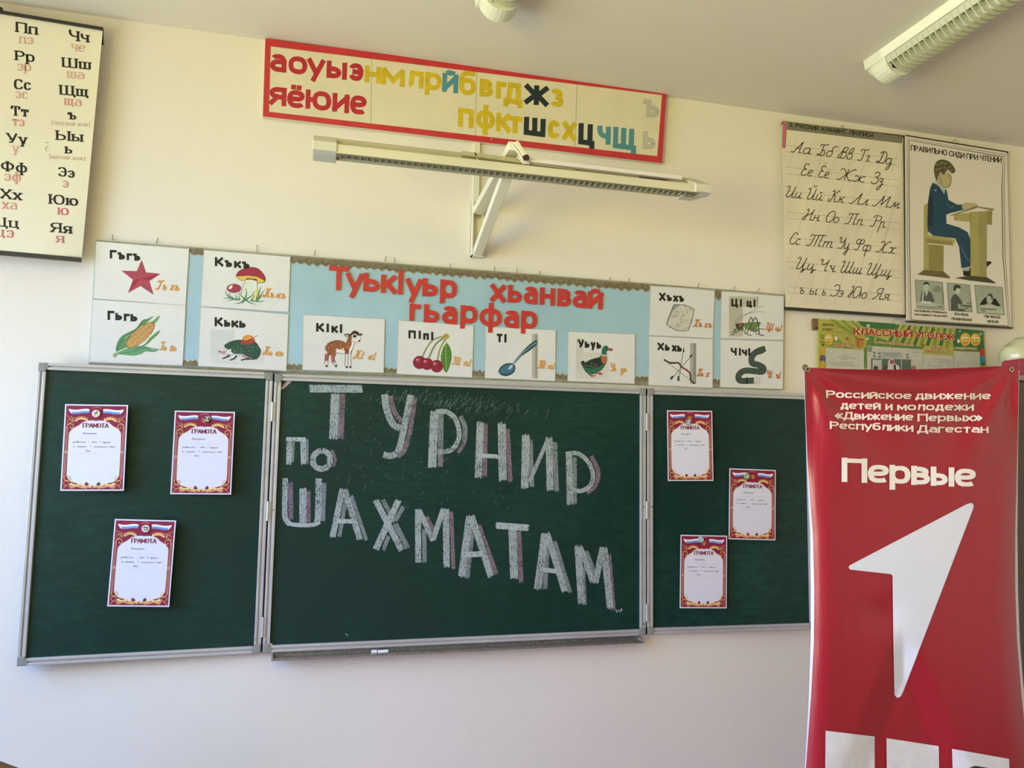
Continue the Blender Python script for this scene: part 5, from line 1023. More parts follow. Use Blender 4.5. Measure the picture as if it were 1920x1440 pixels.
for x, y in ((395, 180), (440, 165), (480, 170), (535, 225), (425, 215), (360, 180)): p.ell(x, y, 12, 7, '38331f', .4, 8)
p.poly([(625, 575), (670, 550), (720, 555), (770, 560), (790, 590), (700, 605), (640, 620)], SK, True)
p.poly([(505, 685), (640, 640), (795, 592), (970, 618), (945, 640), (800, 605), (640, 655), (520, 692)], WD2); p.line([(640, 632), (795, 590)], 5, '3d3a26')
p.poly([(715, 650), (890, 640), (885, 1330), (718, 1320)], WD); p.poly([(800, 648), (890, 640), (885, 1330), (810, 1325)], '9a9460'); p.line([(717, 650), (719, 1320)], 3, WD3)
for x in (755, 845): p.ell(x, 715, 13, 13, WD2); p.ell(x, 715, 8, 8, WD)
p.poly([(555, 1335), (718, 1312), (890, 1328), (980, 1385), (965, 1392), (700, 1360)], '4a4632')
p.build('illustration', t)
# three small pictures
BG, K, LG = '9ea796', '3c4239', 'bfc4b2'
def frame(q, bg):
    global p
    if p: p.build('small_picture', t)
    p = Pic(YP, lift=.0006).z(1700, 510, 9.6)
    p.poly(q, '3a3a32'); p.poly([(q[0][0]+7, q[0][1]+7), (q[1][0]-7, q[1][1]+7), (q[2][0]-7, q[2][1]-7), (q[3][0]+7, q[3][1]-7)], bg)
p = None
frame([(148, 135), (650, 182), (680, 692), (178, 655)], BG)
p.poly([(175, 540), (670, 575), (672, 680), (182, 645)], 'b3b9a6'); p.line([(190, 620), (660, 650)], 16, '6f776a')
p.poly([(240, 520), (270, 350), (330, 330), (400, 340), (450, 380), (505, 540), (440, 545), (290, 515)], '59605a'); p.poly([(325, 335), (350, 440), (395, 345)], LG); p.poly([(300, 300), (310, 210), (350, 180), (395, 210), (400, 290), (350, 340)], 'c3c6b2', True); p.poly([(300, 250), (310, 195), (355, 175), (400, 200), (405, 260), (385, 225), (330, 225)], K, True)
p.ell(332, 280, 7, 5, K); p.ell(368, 283, 7, 5, K); p.poly([(265, 520), (285, 380), (300, 280), (320, 330), (300, 520)], 'b5b9a6'); p.poly([(275, 520), (440, 535), (440, 575), (270, 560)], 'd0d2c2')
p.poly([(450, 340), (500, 270), (560, 260), (600, 300), (600, 375)], '858d7e'); p.line([(560, 255), (620, 300), (650, 420), (645, 620)], 8, '555b50', True); p.line([(560, 610), (650, 625)], 14, K)
frame([(722, 190), (1135, 232), (1185, 725), (757, 695)], BG)
p.poly([(800, 480), (830, 420), (880, 390), (940, 450), (1010, 560), (980, 580), (920, 570), (930, 700), (800, 695)], '4f564f'); p.poly([(850, 330), (870, 260), (930, 240), (965, 300), (950, 380), (900, 395), (870, 370)], 'c3c6b2', True); p.poly([(848, 330), (845, 260), (900, 225), (960, 250), (970, 300), (900, 290), (875, 345)], K, True)
p.line([(800, 480), (820, 690)], 10, K); p.poly([(960, 590), (1172, 605), (1172, 632), (970, 615)], '4a5048'); p.line([(1010, 570), (1100, 495)], 8, 'd8d9ca'); p.line([(1080, 560), (1160, 552)], 10, K); p.line([(1085, 580), (1165, 578)], 7, K); p.ell(1075, 650, 28, 10, K); p.poly([(830, 650), (1050, 670), (1050, 712), (830, 700)], '555b52')
frame([(1218, 232), (1725, 272), (1762, 778), (1268, 740)], BG)
p.poly([(1310, 590), (1380, 490), (1440, 440), (1450, 570), (1400, 600)], '1f231f'); p.poly([(1540, 470), (1600, 480), (1690, 610), (1640, 620), (1520, 570)], '1f231f'); p.ell(1495, 490, 58, 70, 'b9bca8'); p.poly([(1450, 450), (1470, 400), (1520, 390), (1550, 440), (1540, 500), (1500, 430)], K, True)
p.poly([(1320, 600), (1460, 580), (1660, 620), (1720, 660), (1740, 750), (1300, 730)], 'b7bcaa'); p.line([(1410, 665), (1620, 675)], 16, K); p.poly([(1325, 640), (1420, 640), (1415, 720), (1335, 715)], '8a9184'); p.ell(1472, 490, 9, 7, K); p.ell(1512, 492, 9, 7, K); p.line([(1260, 300), (1380, 400), (1270, 440)], 6, '858d7e')
p.build('small_picture', t)
C_ = '2e2c26'
for s, x0, y0, x1, y1, h, wt in (('ТАК ПРОВЕРЯЮТ', 135, 712, 440, 732, 34, .2), ('ПРАВИЛЬНОСТЬ', 452, 728, 726, 752, 32, .2), ('РАССТОЯНИЯ ОТ', 145, 780, 455, 800, 34, .2), ('ГЛАЗ ДО КНИГИ', 470, 800, 728, 812, 32, .2), ('ЭТА ПОЗА', 852, 778, 1115, 795, 48, .19), ('ПРАВИЛЬНАЯ', 808, 864, 1170, 888, 48, .19), ('ТАК ЧИТАТЬ', 1392, 818, 1690, 842, 48, .19), ('НЕЛЬЗЯ', 1450, 908, 1650, 922, 46, .19)):
    p = Pic(YP, lift=.0010).z(1700, 510, 9.6); p.text(s, (x0, y0), (x1, y1), h, C_, wt=wt); p.build('caption', t)

# ================================================================== class corner poster
CC = [(1535, 598), (1845, 620.5), (1847, 713), (1534, 713)]
t = thing('class_corner_poster', W(1690, 713, -.01), 'yellow-green class poster with a red title and smiling faces, half hidden by the red banner', 'poster')
YK = -.018
quad_slab(CC, YK, .012, 'panel', mat('b0ab4a', rough=.35, var=.12, scale=4, coat=.2, key='yellow_print'), t)
MB().box(*[f(W(1526, 597, -.02).x, W(1537, 618, -.02).x) for f in (min, max)], -.016, -.002, W(1530, 618, -.02).z, W(1530, 597, -.02).z).build('wooden_slat', mat('7d5f42', rough=.6, var=.15, key='slat_wood2'), t)
hook(1683, 595.5, t, 13)
p = Pic(YK, lift=.0004).z(1520, 590, 5.647); GN, GL = '3f7040', '7f9a3c'
def clipx(P_): return P_
p.poly([(500, 68), (900, 97), (920, 160), (700, 150), (560, 130), (520, 100)], GN); p.poly([(1540, 145), (1828, 170), (1848, 540), (1800, 540), (1790, 390), (1520, 380), (1500, 250)], GN)
for a in ([(200, 48), (250, 52), (330, 110), (460, 190), (440, 215), (300, 130)], [(320, 58), (360, 60), (420, 120), (520, 180), (500, 210), (400, 140)], [(420, 64), (465, 68), (500, 110), (580, 180), (560, 210)], [(100, 200), (300, 260), (480, 380), (440, 400), (250, 300), (98, 250)], [(100, 270), (280, 330), (400, 420), (360, 420), (250, 350), (98, 300)]): p.poly(a, GL)
for k in range(10):
    x = 915+k*62; p.poly([(x, 103+k*5), (x+26, 105+k*5), (x-20+k*8-60, 330), (x-60+k*8-60, 325)], GL if k % 2 else GN)
p.poly([(570, 200), (900, 300), (1190, 340), (1190, 365), (590, 330), (560, 380), (570, 560), (600, 560), (600, 300)], '5f8440')
for x, y, r, c in ((388, 255, 24, 'b5482f'), (1190, 325, 26, 'a8452f'), (130, 320, 18, '2c3a22'), (1445, 342, 20, '7f8a35'), (610, 118, 26, 'd8e0b8'), (600, 255, 22, 'd8e0b8'), (685, 258, 16, 'c8d49a'), (1800, 205, 26, '8fb0a0'), (1315, 165, 12, '7a3a28'), (1395, 310, 10, '7a3a28'), (1255, 305, 9, '7a3a28'), (1580, 175, 14, 'd8e0c8'), (470, 80, 12, 'e0e6c0')):
    p.poly([(x+r*(1 if i % 2 == 0 else .42)*math.sin(i*math.pi/5), y-r*(1 if i % 2 == 0 else .42)*math.cos(i*math.pi/5)) for i in range(10)], c)
for i in range(40): x = random.uniform(120, 1800); p.ell(x, 60+x*.07+random.uniform(10, 270), 5, 5, 'd9dfa8', n=6); p.layer -= 1
p.layer += 1
# balloons at the two lower corners
for x, y, c in ((130, 380, 'c2a23c'), (125, 470, '8a3a5a'), (150, 480, '3f6a86'), (128, 530, 'c2a23c'), (1818, 470, '3f8aa0'), (1815, 400, 'b0483c')): p.ell(x, y, 30, 44, c)
# faces
def face(x, y, r, look=0, wink=False):
    p.ell(x, y, r+3, r*1.25+3, '8a6a20'); p.ell(x, y, r, r*1.25, 'd9b24a'); p.ell(x-r*.2, y-r*.5, r*.5, r*.4, 'e6c76a')
    for s in (-1, 1): p.ell(x+s*r*.32, y-r*.15, r*.2, r*.34, 'f2efe2'); p.ell(x+s*r*.32+look*4, y-r*.05, r*.1, r*.18, '2a2018'); p.line([(x+s*r*.5, y-r*.62), (x+s*r*.2, y-r*.68)], 4, '5a3a18')
    p.line([(x-r*.45, y+r*.5), (x, y+r*.8), (x+r*.45, y+r*.5)], 6, '8a3020', True)
face(190, 258, 50); face(1638, 262, 56, 1); face(1745, 265, 54, -1)
p.ell(268, 250, 16, 22, 'e6e2cc'); p.ell(1565, 280, 14, 22, 'e6e2cc')
p.poly([(480, 270), (520, 250), (560, 270), (555, 330), (510, 350), (485, 325)], 'b5803c', True); p.line([(470, 230), (515, 262), (565, 262)], 12, 'a8442f', True); p.line([(505, 262), (500, 335)], 8, 'a8442f')
p.build('background_print', t)
p = Pic(YK, lift=.0014).z(1520, 590, 5.647)
PAP = 'c4c1b2'
for q in ([(160, 350), (565, 372), (565, 688), (160, 688)], [(597, 328), (1185, 368), (1190, 688), (597, 688)], [(1190, 418), (1510, 436), (1510, 688), (1190, 688)], [(1515, 385), (1790, 402), (1795, 688), (1515, 688)]): p.poly(q, PAP)
for x0, y0, x1, y1 in ((330, 433, 432, 441), (272, 448, 490, 462), (310, 466, 400, 472), (210, 498, 440, 512), (205, 515, 520, 535), (215, 532, 470, 548), (1290, 472, 1500, 486), (1300, 495, 1480, 507), (1230, 538, 1400, 548), (1060, 375, 1170, 382), (1060, 395, 1170, 405)): p.line([(x0, y0), (x1, y1)], 4, '8d8b80')
p.build('paper_sheets', t)
p = Pic(YK, lift=.0022).z(1520, 590, 5.647)      # photo of a classroom pinned on the middle sheet
p.poly([(640, 462), (1062, 475), (1066, 688), (640, 688)], '5d6a60'); p.poly([(750, 390), (965, 400), (965, 460), (750, 455)], 'aab0a8'); p.poly([(655, 475), (745, 478), (745, 685), (655, 685)], 'b9b8b0'); p.line([(750, 465), (750, 700)], 8, 'b9b8b0'); p.line([(962, 472), (962, 700)], 8, 'b9b8b0')
p.poly([(820, 560), (822, 490), (850, 470), (880, 478), (892, 520), (930, 540), (935, 600), (800, 600)], 'cfc8c0', True); p.ell(860, 500, 22, 24, 'a8504c'); p.poly([(880, 530), (900, 530), (905, 600), (880, 600)], '2a2a2c')
for x, y in ((675, 405), (728, 410), (675, 440), (728, 445), (1025, 425), (1025, 455)): p.rect(x-16, y-12, x+16, y+12, '9aa09a'); p.ell(x, y, 7, 7, '4a4a44', n=7)
p.poly([(603, 335), (648, 338), (650, 395), (605, 392)], '8d8f84'); p.line([(862, 352), (862, 382)], 4, '8d8b80')
for x in (690, 790, 1090): p.ell(x, 565, 24, 24, '4f463e' if x < 1000 else 'b06a60')
p.line([(770, 410), (940, 415)], 6, '7d7f78'); p.line([(790, 428), (920, 434)], 5, '7d7f78')
p.build('pinned_photo', t)
p = Pic(YK, lift=.0022).z(1520, 590, 5.647)
def both(s, a, b, h, wt, c, out, ow, style='sans'):
    p.text(s, a, b, h, out, wt=ow, style=style, thin=.7); p.layer += 6; p.text(s, a, b, h, c, wt=wt, style=style, thin=.45 if style == 'serif' else 1); p.layer -= 6
p.hc = .7; both('КЛАССНЫЙ', (455, 212), (1075, 240), 70, .27, 'ae2f3a', 'e0d9a0', .44); both('УГОЛОК', (1105, 244), (1528, 272), 66, .27, 'ae2f3a', 'e0d9a0', .44); p.hc = 1
both('НОВОСТИ', (245, 335), (440, 345), 34, .2, 'a5443c', 'e0d9b0', .42); both('НАШ ДРУЖНЫЙ КЛАСС', (668, 305), (1100, 340), 30, .2, '9a5a48', 'e0d9b0', .42)
both('НАШИ', (1290, 358), (1390, 362), 26, .2, 'a5544c', 'dcd6a8', .42); both('ОБЯЗАННОСТИ', (1220, 395), (1468, 408), 26, .2, 'a5544c', 'dcd6a8', .42); both('ПОЗДРАВЛЯЕМ!', (1525, 368), (1765, 375), 28, .2, '9a8a58', 'e4e0c0', .42)
p.text('школа', (125, 118), (245, 122), 34, '6a6a30', wt=.14); p.text('класс', (125, 168), (235, 172), 34, '6a6a30', wt=.14); p.line([(260, 128), (365, 136)], 3, '6a6a30'); p.line([(245, 182), (370, 190)], 3, '6a6a30')
p.build('lettering', t)
# ================================================================== certificates on the board
CW, CH = .21, .297
cert_parts = None
def cmap(x, y):
    """drawing coordinates (0..1000, 0..1414) -> local sheet x, z"""
    return x/1000*CW, -y/1414*CH
def local(name, P, m, parent):  # P: Pic with mp
    return P
def build_cert():
    def mp(x, y, l): a, b = cmap(x, y); return Vector((a, -l-.0006, b))
    root = bpy.data.objects.new('certificate', None); COL.objects.link(root)
    s = MB().box(0, CW, -.0006, 0, -CH, 0); parts = [s.build('sheet', mat('d9d7de', rough=.5, var=.01, key='certificate_paper'), None, base=(0, 0, 0))]
    R_, G_, Wt = '861f38', 'd9a860', 'e6e2e4'
    p = Pic(0, lift=.0003, mp=mp)
    m_ = 22
    outer = [(m_, m_), (1000-m_, m_), (1000-m_, 1414-m_), (m_, 1414-m_)]
    # inner field: rounded barrel outline
    half = [(500, 262), (400, 265), (300, 290), (240, 345), (150, 400), (100, 460), (88, 540), (88, 1100), (100, 1190), (160, 1260), (260, 1290), (340, 1320), (420, 1345), (500, 1330)]
    left = half; rightp = [(1000-x, y) for x, y in reversed(half)]
    p.poly([(m_, m_), (500, m_), (500, 262)]+half[1:]+[(500, 1414-m_), (m_, 1414-m_)], R_); p.layer -= 1
    p.poly([(1000-m_, m_), (500, m_), (500, 262)]+[(1000-x, y) for x, y in half[1:]]+[(500, 1414-m_), (1000-m_, 1414-m_)], R_)
    p.line([(x, y) for x, y in half[2:]], 9, 'e3c9a0', True); p.line([(1000-x, y) for x, y in half[2:]], 9, 'e3c9a0', True)
    for s in (-1, 1):
        f = lambda x: 500+s*(x-500)
        fx = lambda L: [(f(x), y) for x, y in L]
        for x in (42, 62): p.line(fx([(x, 370), (x, 1200)]), 6, 'd9b59a')
        p.line(fx([(30, 770), (84, 770)]), 8, 'e3c9a0'); p.line(fx([(30, 795), (84, 795)]), 8, 'e3c9a0')
        # scrolls
        for L, w in (([(42, 400), (60, 345), (110, 320), (150, 350), (140, 395), (105, 390), (105, 365)], 11), ([(40, 290), (90, 250), (130, 280), (90, 310), (40, 330)], 7), ([(40, 180), (90, 240), (150, 280), (130, 230), (90, 200)], 7), ([(150, 300), (120, 250), (170, 230), (190, 280)], 7),
                     ([(42, 1170), (60, 1235), (110, 1255), (150, 1220), (130, 1180), (100, 1200)], 11), ([(40, 1290), (90, 1240), (140, 1290), (90, 1330), (45, 1290)], 7), ([(40, 1390), (90, 1330), (170, 1300), (230, 1340), (170, 1380), (140, 1320), (190, 1260)], 7)): p.line(fx(L), w, G_, True)
        # leaf sprays
        for i in range(9): a = i*.34; p.ell(f(185+i*22), 266-36*math.sin(a*1.1)+8*(i % 2), 21, 13, 'e0b268' if i % 2 else 'f0d59a', rot=-.6*s+a*.2, n=8); p.ell(f(182+i*22), 236-26*math.sin(a*1.1), 18, 11, 'c98a4a', rot=.5*s, n=8); p.layer -= 1.6
        p.layer += 4
        for i in range(12): p.ell(f(170+i*28), 1306+(i*3.2)+12*math.sin(i*.9), 25, 15, 'e6be7c' if i % 2 else 'f2dca8', rot=-.5*s, n=8); p.ell(f(165+i*28), 1340+(i*1.5)+8*math.cos(i), 22, 13, 'dba560', rot=.6*s, n=8); p.layer -= 1.6
        p.layer += 4
        p.poly(fx([(378, 1296), (400, 1268), (440, 1306), (420, 1335), (385, 1325)]), '5a3038' if s < 0 else R_); p.line(fx([(380, 1372), (420, 1378)]), 6, 'e3c9a0')
        # tricolour ribbons
        wv = lambda x: 9*math.sin((x-80)/55)
        for k, c in ((0, Wt), (1, '6b93cf'), (2, 'b04458')):
            xs = list(range(105, 412, 22)); T = [(x, 82+k*34-(x-105)*.05*0+wv(x)) for x in xs]; B_ = [(x, 82+(k+1)*34+wv(x)) for x in reversed(xs)]
            if k < 2: p.poly(fx(T+B_), c); p.layer -= .8
        p.layer += 1; p.poly(fx([(105, 84), (62, 78), (72, 110), (110, 150), (125, 150)]), Wt)
    # shield
    p.poly([(415, 70), (500, 45), (585, 70), (590, 210), (560, 255), (500, 270), (440, 255), (410, 210)], '8c1f36'); p.line([(430, 62), (500, 40), (570, 62)], 6, 'e3a090', True)
    p.line([(500, 110), (500, 200)], 26, 'c98a50'); p.line([(455, 120), (470, 160), (500, 150), (530, 160), (545, 120)], 14, 'c98a50', True); p.line([(465, 190), (500, 175), (535, 190)], 10, 'c98a50')
    parts.append(p.build('printed_border', None, base=(0, 0, 0)))
    p = Pic(0, lift=.0005, mp=mp); 
    for s, x0, x1 in (('ГРАМОТА', 295, 708),): p.hc = .5; p.text(s, (x0, 380), (x1, 380), 70, '7c2436', wt=.26); p.hc = 1
    parts.append(p.build('heading', None, base=(0, 0, 0)))
    p = Pic(0, lift=.0005, mp=mp); random.seed(3)
    for s, x0, x1, y in (('Награждается', 300, 525, 488), ('занявший (ая)', 150, 360, 630), ('I', 402, 412, 630), ('место', 445, 530, 628), ('в', 575, 590, 628), ('турнире', 622, 750, 630), ('по', 160, 190, 705), ('шахматам', 228, 372, 705), ('в', 432, 446, 703), ('пришкольном', 488, 708, 705), ('лагере', 730, 822, 703), ('Успех', 360, 440, 775)):
        p.text(s, (x0, y), (x1, y), 34 if len(s) > 1 else 30, '5a5a72', wt=.075, style='cursive')
    for y in (560, 800): p.line([(250, y), (760, y)], 2, 'b9b9c6')
    parts.append(p.build('handwriting', None, base=(0, 0, 0)))
    for o in parts: o.parent = root; o.location = (0, 0, 0)
    return root
proto = build_cert(); first = True
def magnet(loc, label, c1, c2, style):
    x, y, z = loc
    o = MB().cyl((x, y, z), (x, y-.006, z), .0135, 24, .0125).build('magnet', mat(c1, rough=.25, var=.03, coat=.4, key='magnet_'+c1), bevel=.001)
    tag(o, label, 'magnet', 'round magnets on the certificates')
    mp = lambda a, b, l: Vector((x+a/1000, y-.0061-l, z-b/1000))
    p = Pic(0, lift=.0004, mp=mp)
    if style == 'swirl':
        p.line([(-6, -8), (2, -4), (-3, 2), (5, 8)], 3.2, c2, True); p.line([(-10, 0), (-7, 6), (-1, 9)], 2, c2, True); p.line([(9, -2), (7, -8), (2, -10)], 2, c2, True)
    elif style == 'figure':
        p.line([(-5, 6), (-1, 0), (3, -6)], 2.2, c2, True); p.line([(-4, -5), (0, -1), (6, 2)], 2, c2, True); p.ell(3, -7, 2, 2, c2)
    elif style == 'face':
        p.line([(-6, -4), (-2, -6), (0, -2), (4, -5), (7, 0), (3, 5), (-2, 3), (-5, 6)], 2.2, c2, True); p.ell(-6, -3, 1.6, 1.6, c2)
    else:
        p.line([(-8, 0), (0, 3), (8, -2)], 2, c2, True); p.line([(-2, -8), (1, 8)], 1.6, c2, True)
    p.build('pattern', o)
CERTS = [
 ([(119.5, 757.5), (240.8, 759.5), (235.8, 920), (110, 920.5)], 'award certificate at the upper left of the left wing', (180.5, 775.5), ('cream magnet with a dark figure on the upper left certificate', 'e2ddc8', '4a4238', 'figure')),
 ([(325.8, 769.5), (441, 772.5), (435, 927), (318, 927)], 'award certificate at the upper right of the left wing', (389, 785.5), ('dark and white swirled magnet on the upper right certificate of the left wing', '5a4038', 'e2ddcc', 'swirl')),
 ([(213.3, 973.3), (330.9, 975.5), (319.8, 1136.3), (198.5, 1138.8)], 'award certificate alone at the bottom of the left wing', (273.5, 991), ('white magnet with dark pattern on the bottom certificate of the left wing', 'dcd8ce', '2e2a28', 'face')),
 ([(1250.7, 769.3), (1334, 770.3), (1337, 901.7), (1253.7, 901.7)], 'award certificate at the top of the right wing', (1290.5, 791.5), ('silver magnet with white swirls, just above the heading of the top right-wing certificate', '8d8a88', 'ececec', 'swirl')),
 ([(1367.7, 878.3), (1454, 881), (1452.3, 1013.3), (1368.3, 1011)], 'award certificate in the middle of the right wing, nearest the red banner', (1400, 893), ('pale green magnet on the certificate nearest the red banner', '8fae78', 'd6e0c0', 'lines')),
 ([(1276, 1002.7), (1361.7, 1004.3), (1362, 1140), (1276.3, 1141)], 'award certificate lowest on the right wing', (1313.5, 1011.5), ('pale blue magnet on the lowest right-wing certificate', '9dbcc2', 'e8f0f0', 'face'))]
for i, (c4, lab, mg, mgs) in enumerate(CERTS):
    if i == 0: root = proto
    else:
        root = proto.copy(); COL.objects.link(root)
        for ch in list(proto.children):
            c = ch.copy(); COL.objects.link(c); c.parent = root
    Q = [W(u, v, surf(u, v)-.015) for u, v in c4]
    cen = sum((p for p in Q), Vector())/4; ex = ((Q[1]-Q[0])+(Q[2]-Q[3])); ang = math.atan2(ex.z, ex.x)
    sx = ex.length/2/CW; sz = ((Q[0]-Q[3]).length+(Q[1]-Q[2]).length)/2/CH
    tilt = .10
    rot = Matrix.Rotation(-ang, 3, 'Y') @ Matrix.Rotation(-tilt, 3, 'Z')
    off = rot @ Vector((CW/2*sx, 0, -CH/2*sz))
    root.rotation_euler = rot.to_euler(); root.scale = (sx, 1, sz)
    root.location = Vector((cen.x, surf(sum(q[0] for q in c4)/4, sum(q[1] for q in c4)/4)-.0145, cen.z))-off
    tag(root, lab, 'certificate', 'award certificates held on the board by magnets')
    u, v = mg; p = W(u, v, surf(u, v)-.018)
    magnet((p.x, surf(u, v)-.0168, p.z), *mgs)

# ================================================================== red banner on its stand
YB_ = -.95
def xl(v): 
    P = [(640, 1507), (760, 1510), (860, 1514), (950, 1520), (1000, 1524), (1100, 1526.5), (1200, 1526), (1300, 1521), (1440, 1511), (1700, 1490), (1900, 1475)]
    for (a, b), (c, d) in zip(P, P[1:]):
        if v <= c: return b+(d-b)*(v-a)/(c-a)
    return P[-1][1]
def xr(v):
    P = [(640, 1911), (800, 1908.5), (1000, 1903.5), (1100, 1903.5), (1200, 1907), (1300, 1915), (1440, 1930), (1700, 1965), (1900, 1990)]
    for (a, b), (c, d) in zip(P, P[1:]):
        if v <= c: return b+(d-b)*(v-a)/(c-a)
    return P[-1][1]
def topv(u):   # sagging top edge
    f = (u-1507)/(1911-1507); return 688+(684-688)*f+8*math.sin(math.pi*max(0, min(1, f)))**.8*(1-.35*f)
def smooth(a, b, x): t_ = max(0, min(1, (x-a)/(b-a))); return t_*t_*(3-2*t_)
def disp(u, v):
    s = (u-xl(v))/(xr(v)-xl(v)); d = 0
    e = max(0, abs(2*s-1)-.80)/.20; d += .022*min(1.6, e)**2.2*smooth(690, 900, v)          # edges roll back
    for cx_, cy_, sg in ((1515, 695, 1), (1897, 692, -1)):                                    # folds fanning out of the eyelets
        dx, dy = (u-cx_)*sg, v-cy_; r = math.hypot(dx, dy); a = math.atan2(dy, dx)
        d += .008*math.sin(a*9+.6)*smooth(4, 70, r)*(1-smooth(110, 340, r))
    dl = ((u-1680)*.93+(v-1180)*.37); dr = (-(u-1705)*.93+(v-1180)*.40)                        # pressed fold below the arrow
    w = min(dl, dr); d += .00062*min(46, (math.sqrt(w*w+36)+w)/2)*smooth(1170, 1240, v)
    d += .016*math.exp(-((u-1735)/60)**2-((v-738)/22)**2)-.008*math.exp(-((u-1560)/26)**2-((v-1165)/40)**2)*0+.008*math.exp(-((u-1655)/34)**2-((v-1150)/30)**2)+.0015*math.sin(v/90+u/160)
    d += .020*smooth(0, 1, 1-abs((v-715)/42))*math.sin(math.pi*max(0, min(1, s))) if 675 < v < 755 else 0
    return d
def yban(u, v): return YB_+disp(u, v)
t = thing('banner', W(1709, 1700, YB_)+Vector((0, 0, -.1)), 'tall red vinyl banner with white words and a big white arrow', 'banner')
red = mat('9c1a2e', rough=.36, var=.03, scale=3, bump=.12, bscale=14, coat=.15, stretch=(7, 1, .3), key='red_vinyl'); hem = mat('e0dcdf', rough=.4, key='white_hem')
NX, NY = 84, 230; vs = []
VB = 1830
for j in range(NY+1):
    for i in range(NX+1):
        s = i/NX; fv = j/NY; v = 680+(VB-680)*fv; u = xl(v)+(xr(v)-xl(v))*s; v0 = topv(u); v = v0+(VB-v0)*fv; u = xl(v)+(xr(v)-xl(v))*s
        vs.append(W(u, v, yban(u, v)))
obj('sheet', vs, [(j*(NX+1)+i, j*(NX+1)+i+1, (j+1)*(NX+1)+i+1, (j+1)*(NX+1)+i) for j in range(NY) for i in range(NX)], red, t, smooth=True)
for side in (0, 1):
    hv = []
    for j in range(61):
        v = 694+(VB-694)*j/60; u = xl(v) if side == 0 else xr(v); wdt = (5.0*smooth(780, 1100, v)*(1-.75*smooth(1150, 1440, v))+1.0) if side == 0 else (4*smooth(760, 1100, v)+1)
        a = W(u, v, yban(u, v)); b = W(u-wdt if side == 0 else u+wdt, v, yban(u, v)+.012); hv += [a, b]
    obj('hem', hv, [(2*j, 2*j+1, 2*j+3, 2*j+2) for j in range(60)], hem, t, smooth=True)
p = Pic(yban, lift=.0022); p.maxlen = 4; p.hc = .56; WT = 'e9dcda'
def btext(s, a, b, h, wt):
    p.text(s, a, b, h, mat('f2e6e4', rough=.4, var=.01, coat=.2, key='white_print'), wt=wt)
z = lambda x, y: (1480+x/4.364, 570+y/4.364)
for s, x0, y0, x1, y1 in (('Российское', 300, 765, 1000, 778), ('движение', 1030, 778, 1648, 778), ('детей', 418, 856, 748, 862), ('и', 785, 864, 845, 866), ('молодежи', 882, 868, 1510, 870), ('«Движение', 370, 940, 1015, 952), ('Первых»', 1048, 958, 1580, 958), ('Республики', 330, 1018, 1015, 1042), ('Дагестан', 1045, 1050, 1630, 1052)):
    btext(s, z(x0, y0), z(x1, y1), 57/4.364, .30)
p.build('slogan', t)
p = Pic(yban, lift=.0022); p.maxlen = 5; p.hc = .74; p.text('Первые', (1578, 902), (1830, 913), 43, mat('f0eef2', rough=.4, var=.01, coat=.2, key='white_print2'), wt=.25); p.build('large_word', t)
# the arrow, subdivided so that it follows the vinyl
def arrow_inside(u, v): pass
A_ = [(1822, 943), (1826, 947), (1825, 953), (1693, 1298), (1688, 1307), (1682, 1308.5), (1677, 1303), (1675, 1200), (1673.5, 1080), (1671, 1076.5), (1594, 1068), (1591, 1064), (1593, 1060), (1815, 944)]
p = Pic(yban, lift=.0022)
def rowspan(v):
    xs = []
    n = len(A_)
    for i in range(n):
        (x0, y0), (x1, y1) = A_[i], A_[(i+1) % n]
        if (y0 <= v < y1) or (y1 <= v < y0): xs.append(x0+(x1-x0)*(v-y0)/(y1-y0))
    return (min(xs), max(xs)) if len(xs) > 1 else None
rows_ = [943.2, 945, 948, 952]+[956+4*i for i in range(26)]+[1060, 1062, 1064, 1066, 1068, 1070, 1072, 1074, 1076, 1076.6, 1080]+[1084+6*i for i in range(36)]+[1297, 1300, 1303, 1306, 1308]
sp = [(v, rowspan(v)) for v in rows_ if rowspan(v)]
wm = mat('dfe7fc', rough=.4, var=.01, coat=.2, key='white_arrow')
for (v0, a), (v1, b) in zip(sp, sp[1:]):
    n = 16
    for i in range(n):
        p.k = 0; p.raw([(a[0]+(a[1]-a[0])*i/n, v0), (a[0]+(a[1]-a[0])*(i+1)/n, v0), (b[0]+(b[1]-b[0])*(i+1)/n, v1), (b[0]+(b[1]-b[0])*i/n, v1)], wm)
p.build('arrow_emblem', t, smooth=True)
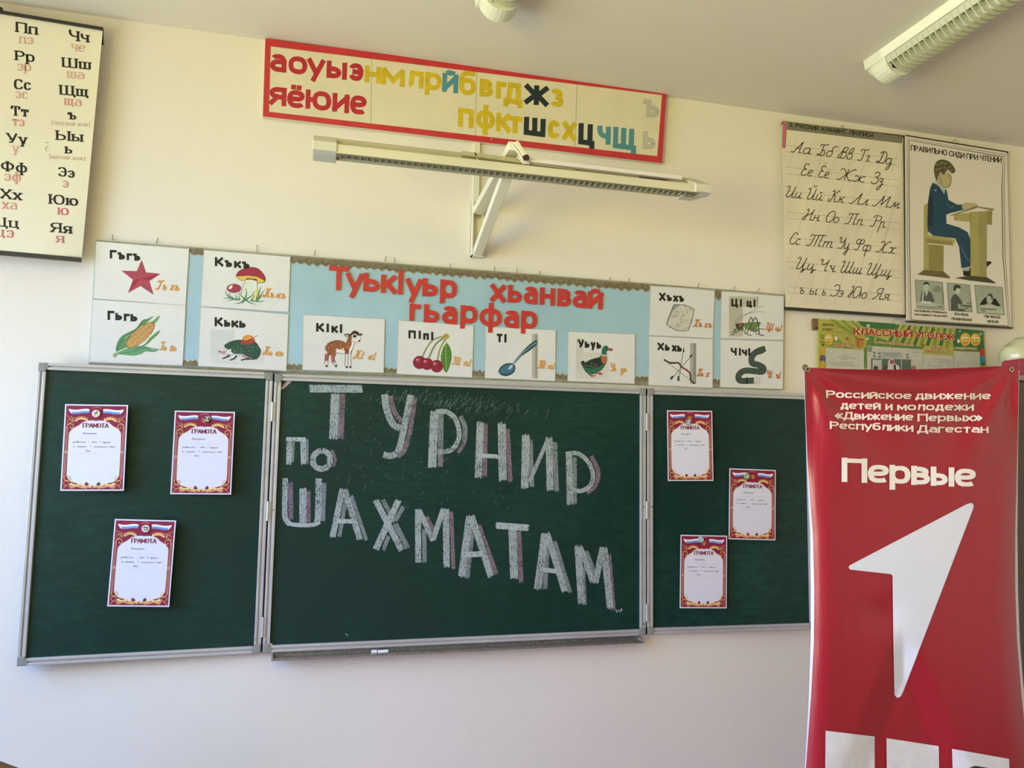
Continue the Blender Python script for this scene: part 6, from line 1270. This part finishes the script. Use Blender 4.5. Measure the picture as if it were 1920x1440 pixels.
# three plain white squares low on the banner
for q in ([(1548, 1370), (1640, 1381), (1640, 1475), (1547, 1462)], [(1662, 1384), (1760, 1399), (1762, 1495), (1663, 1478)], [(1785, 1404), (1892, 1423), (1896, 1520), (1788, 1500)]):
    n = 12; p = Pic(yban, lift=.0025)
    for i in range(n):
        for j in range(n):
            f = lambda a, b: lerp(lerp(q[0], q[1], a), lerp(q[3], q[2], a), b); p.k = 0
            p.raw([f(i/n, j/n), f((i+1)/n, j/n), f((i+1)/n, (j+1)/n), f(i/n, (j+1)/n)], 'dfe2ea')
    p.build('white_square', t, smooth=True)
for u, v in ((1514.3, 692.3), (1897, 692.8)):
    c = W(u, v, yban(u, v)-.003); mb = MB(); n = 20
    for (r0_, d0, r1_, d1) in ((.0045, 0, .0085, 0), (.0045, 0, .0045, .004), (.0085, 0, .0088, .003)):
        mb.add([c+Vector((r0_*math.cos(i*2*math.pi/n), d0-.0005, r0_*math.sin(i*2*math.pi/n))) for i in range(n)]+[c+Vector((r1_*math.cos(i*2*math.pi/n), d1-.0005, r1_*math.sin(i*2*math.pi/n))) for i in range(n)], [(i, (i+1) % n, n+(i+1) % n, n+i) for i in range(n)])
    mb.build('eyelet', mat('b9a89a', rough=.25, metal=.8, key='eyelet_metal'), t)
    MB().cyl(c+Vector((0, .0008, 0)), c+Vector((0, .0015, 0)), .0046, 16).build('eyelet_hole', mat('2b2526', rough=.8, key='eyelet_dark'), t)
# the stand behind it
st = thing('banner_stand', (1.99, -.80, 0), 'grey folding stand holding the red banner, only its hook tips show', 'stand')
sm = mat('5d524c', rough=.45, metal=.3, key='stand_metal')
hub = Vector((1.99, -.84, 1.05)); TL, TR = W(1508, 687, -.930), W(1901, 685, -.930)
MB().cyl(hub+Vector((0, .03, 0)), hub+Vector((0, -.03, 0)), .03, 16).build('hub', sm, st, bevel=.003)
for e in (TL, TR, Vector((1.62, -.885, .22)), Vector((2.36, -.885, .22))): MB().cyl(hub, e, .006, 10).build('rod', sm, st)
for e in (TL, TR):
    MB().ball(e+Vector((0, -.004, -.002)), .008, .008, .008, 12, 8).cyl(e, e+Vector((.008, -.012, -.012)), .003, 8).build('hook_tip', sm, st)
for e in (Vector((1.80, -.62, .008)), Vector((2.18, -.62, .008)), Vector((1.99, -.45, .008))): MB().cyl(hub, e, .008, 10).build('leg', sm, st)
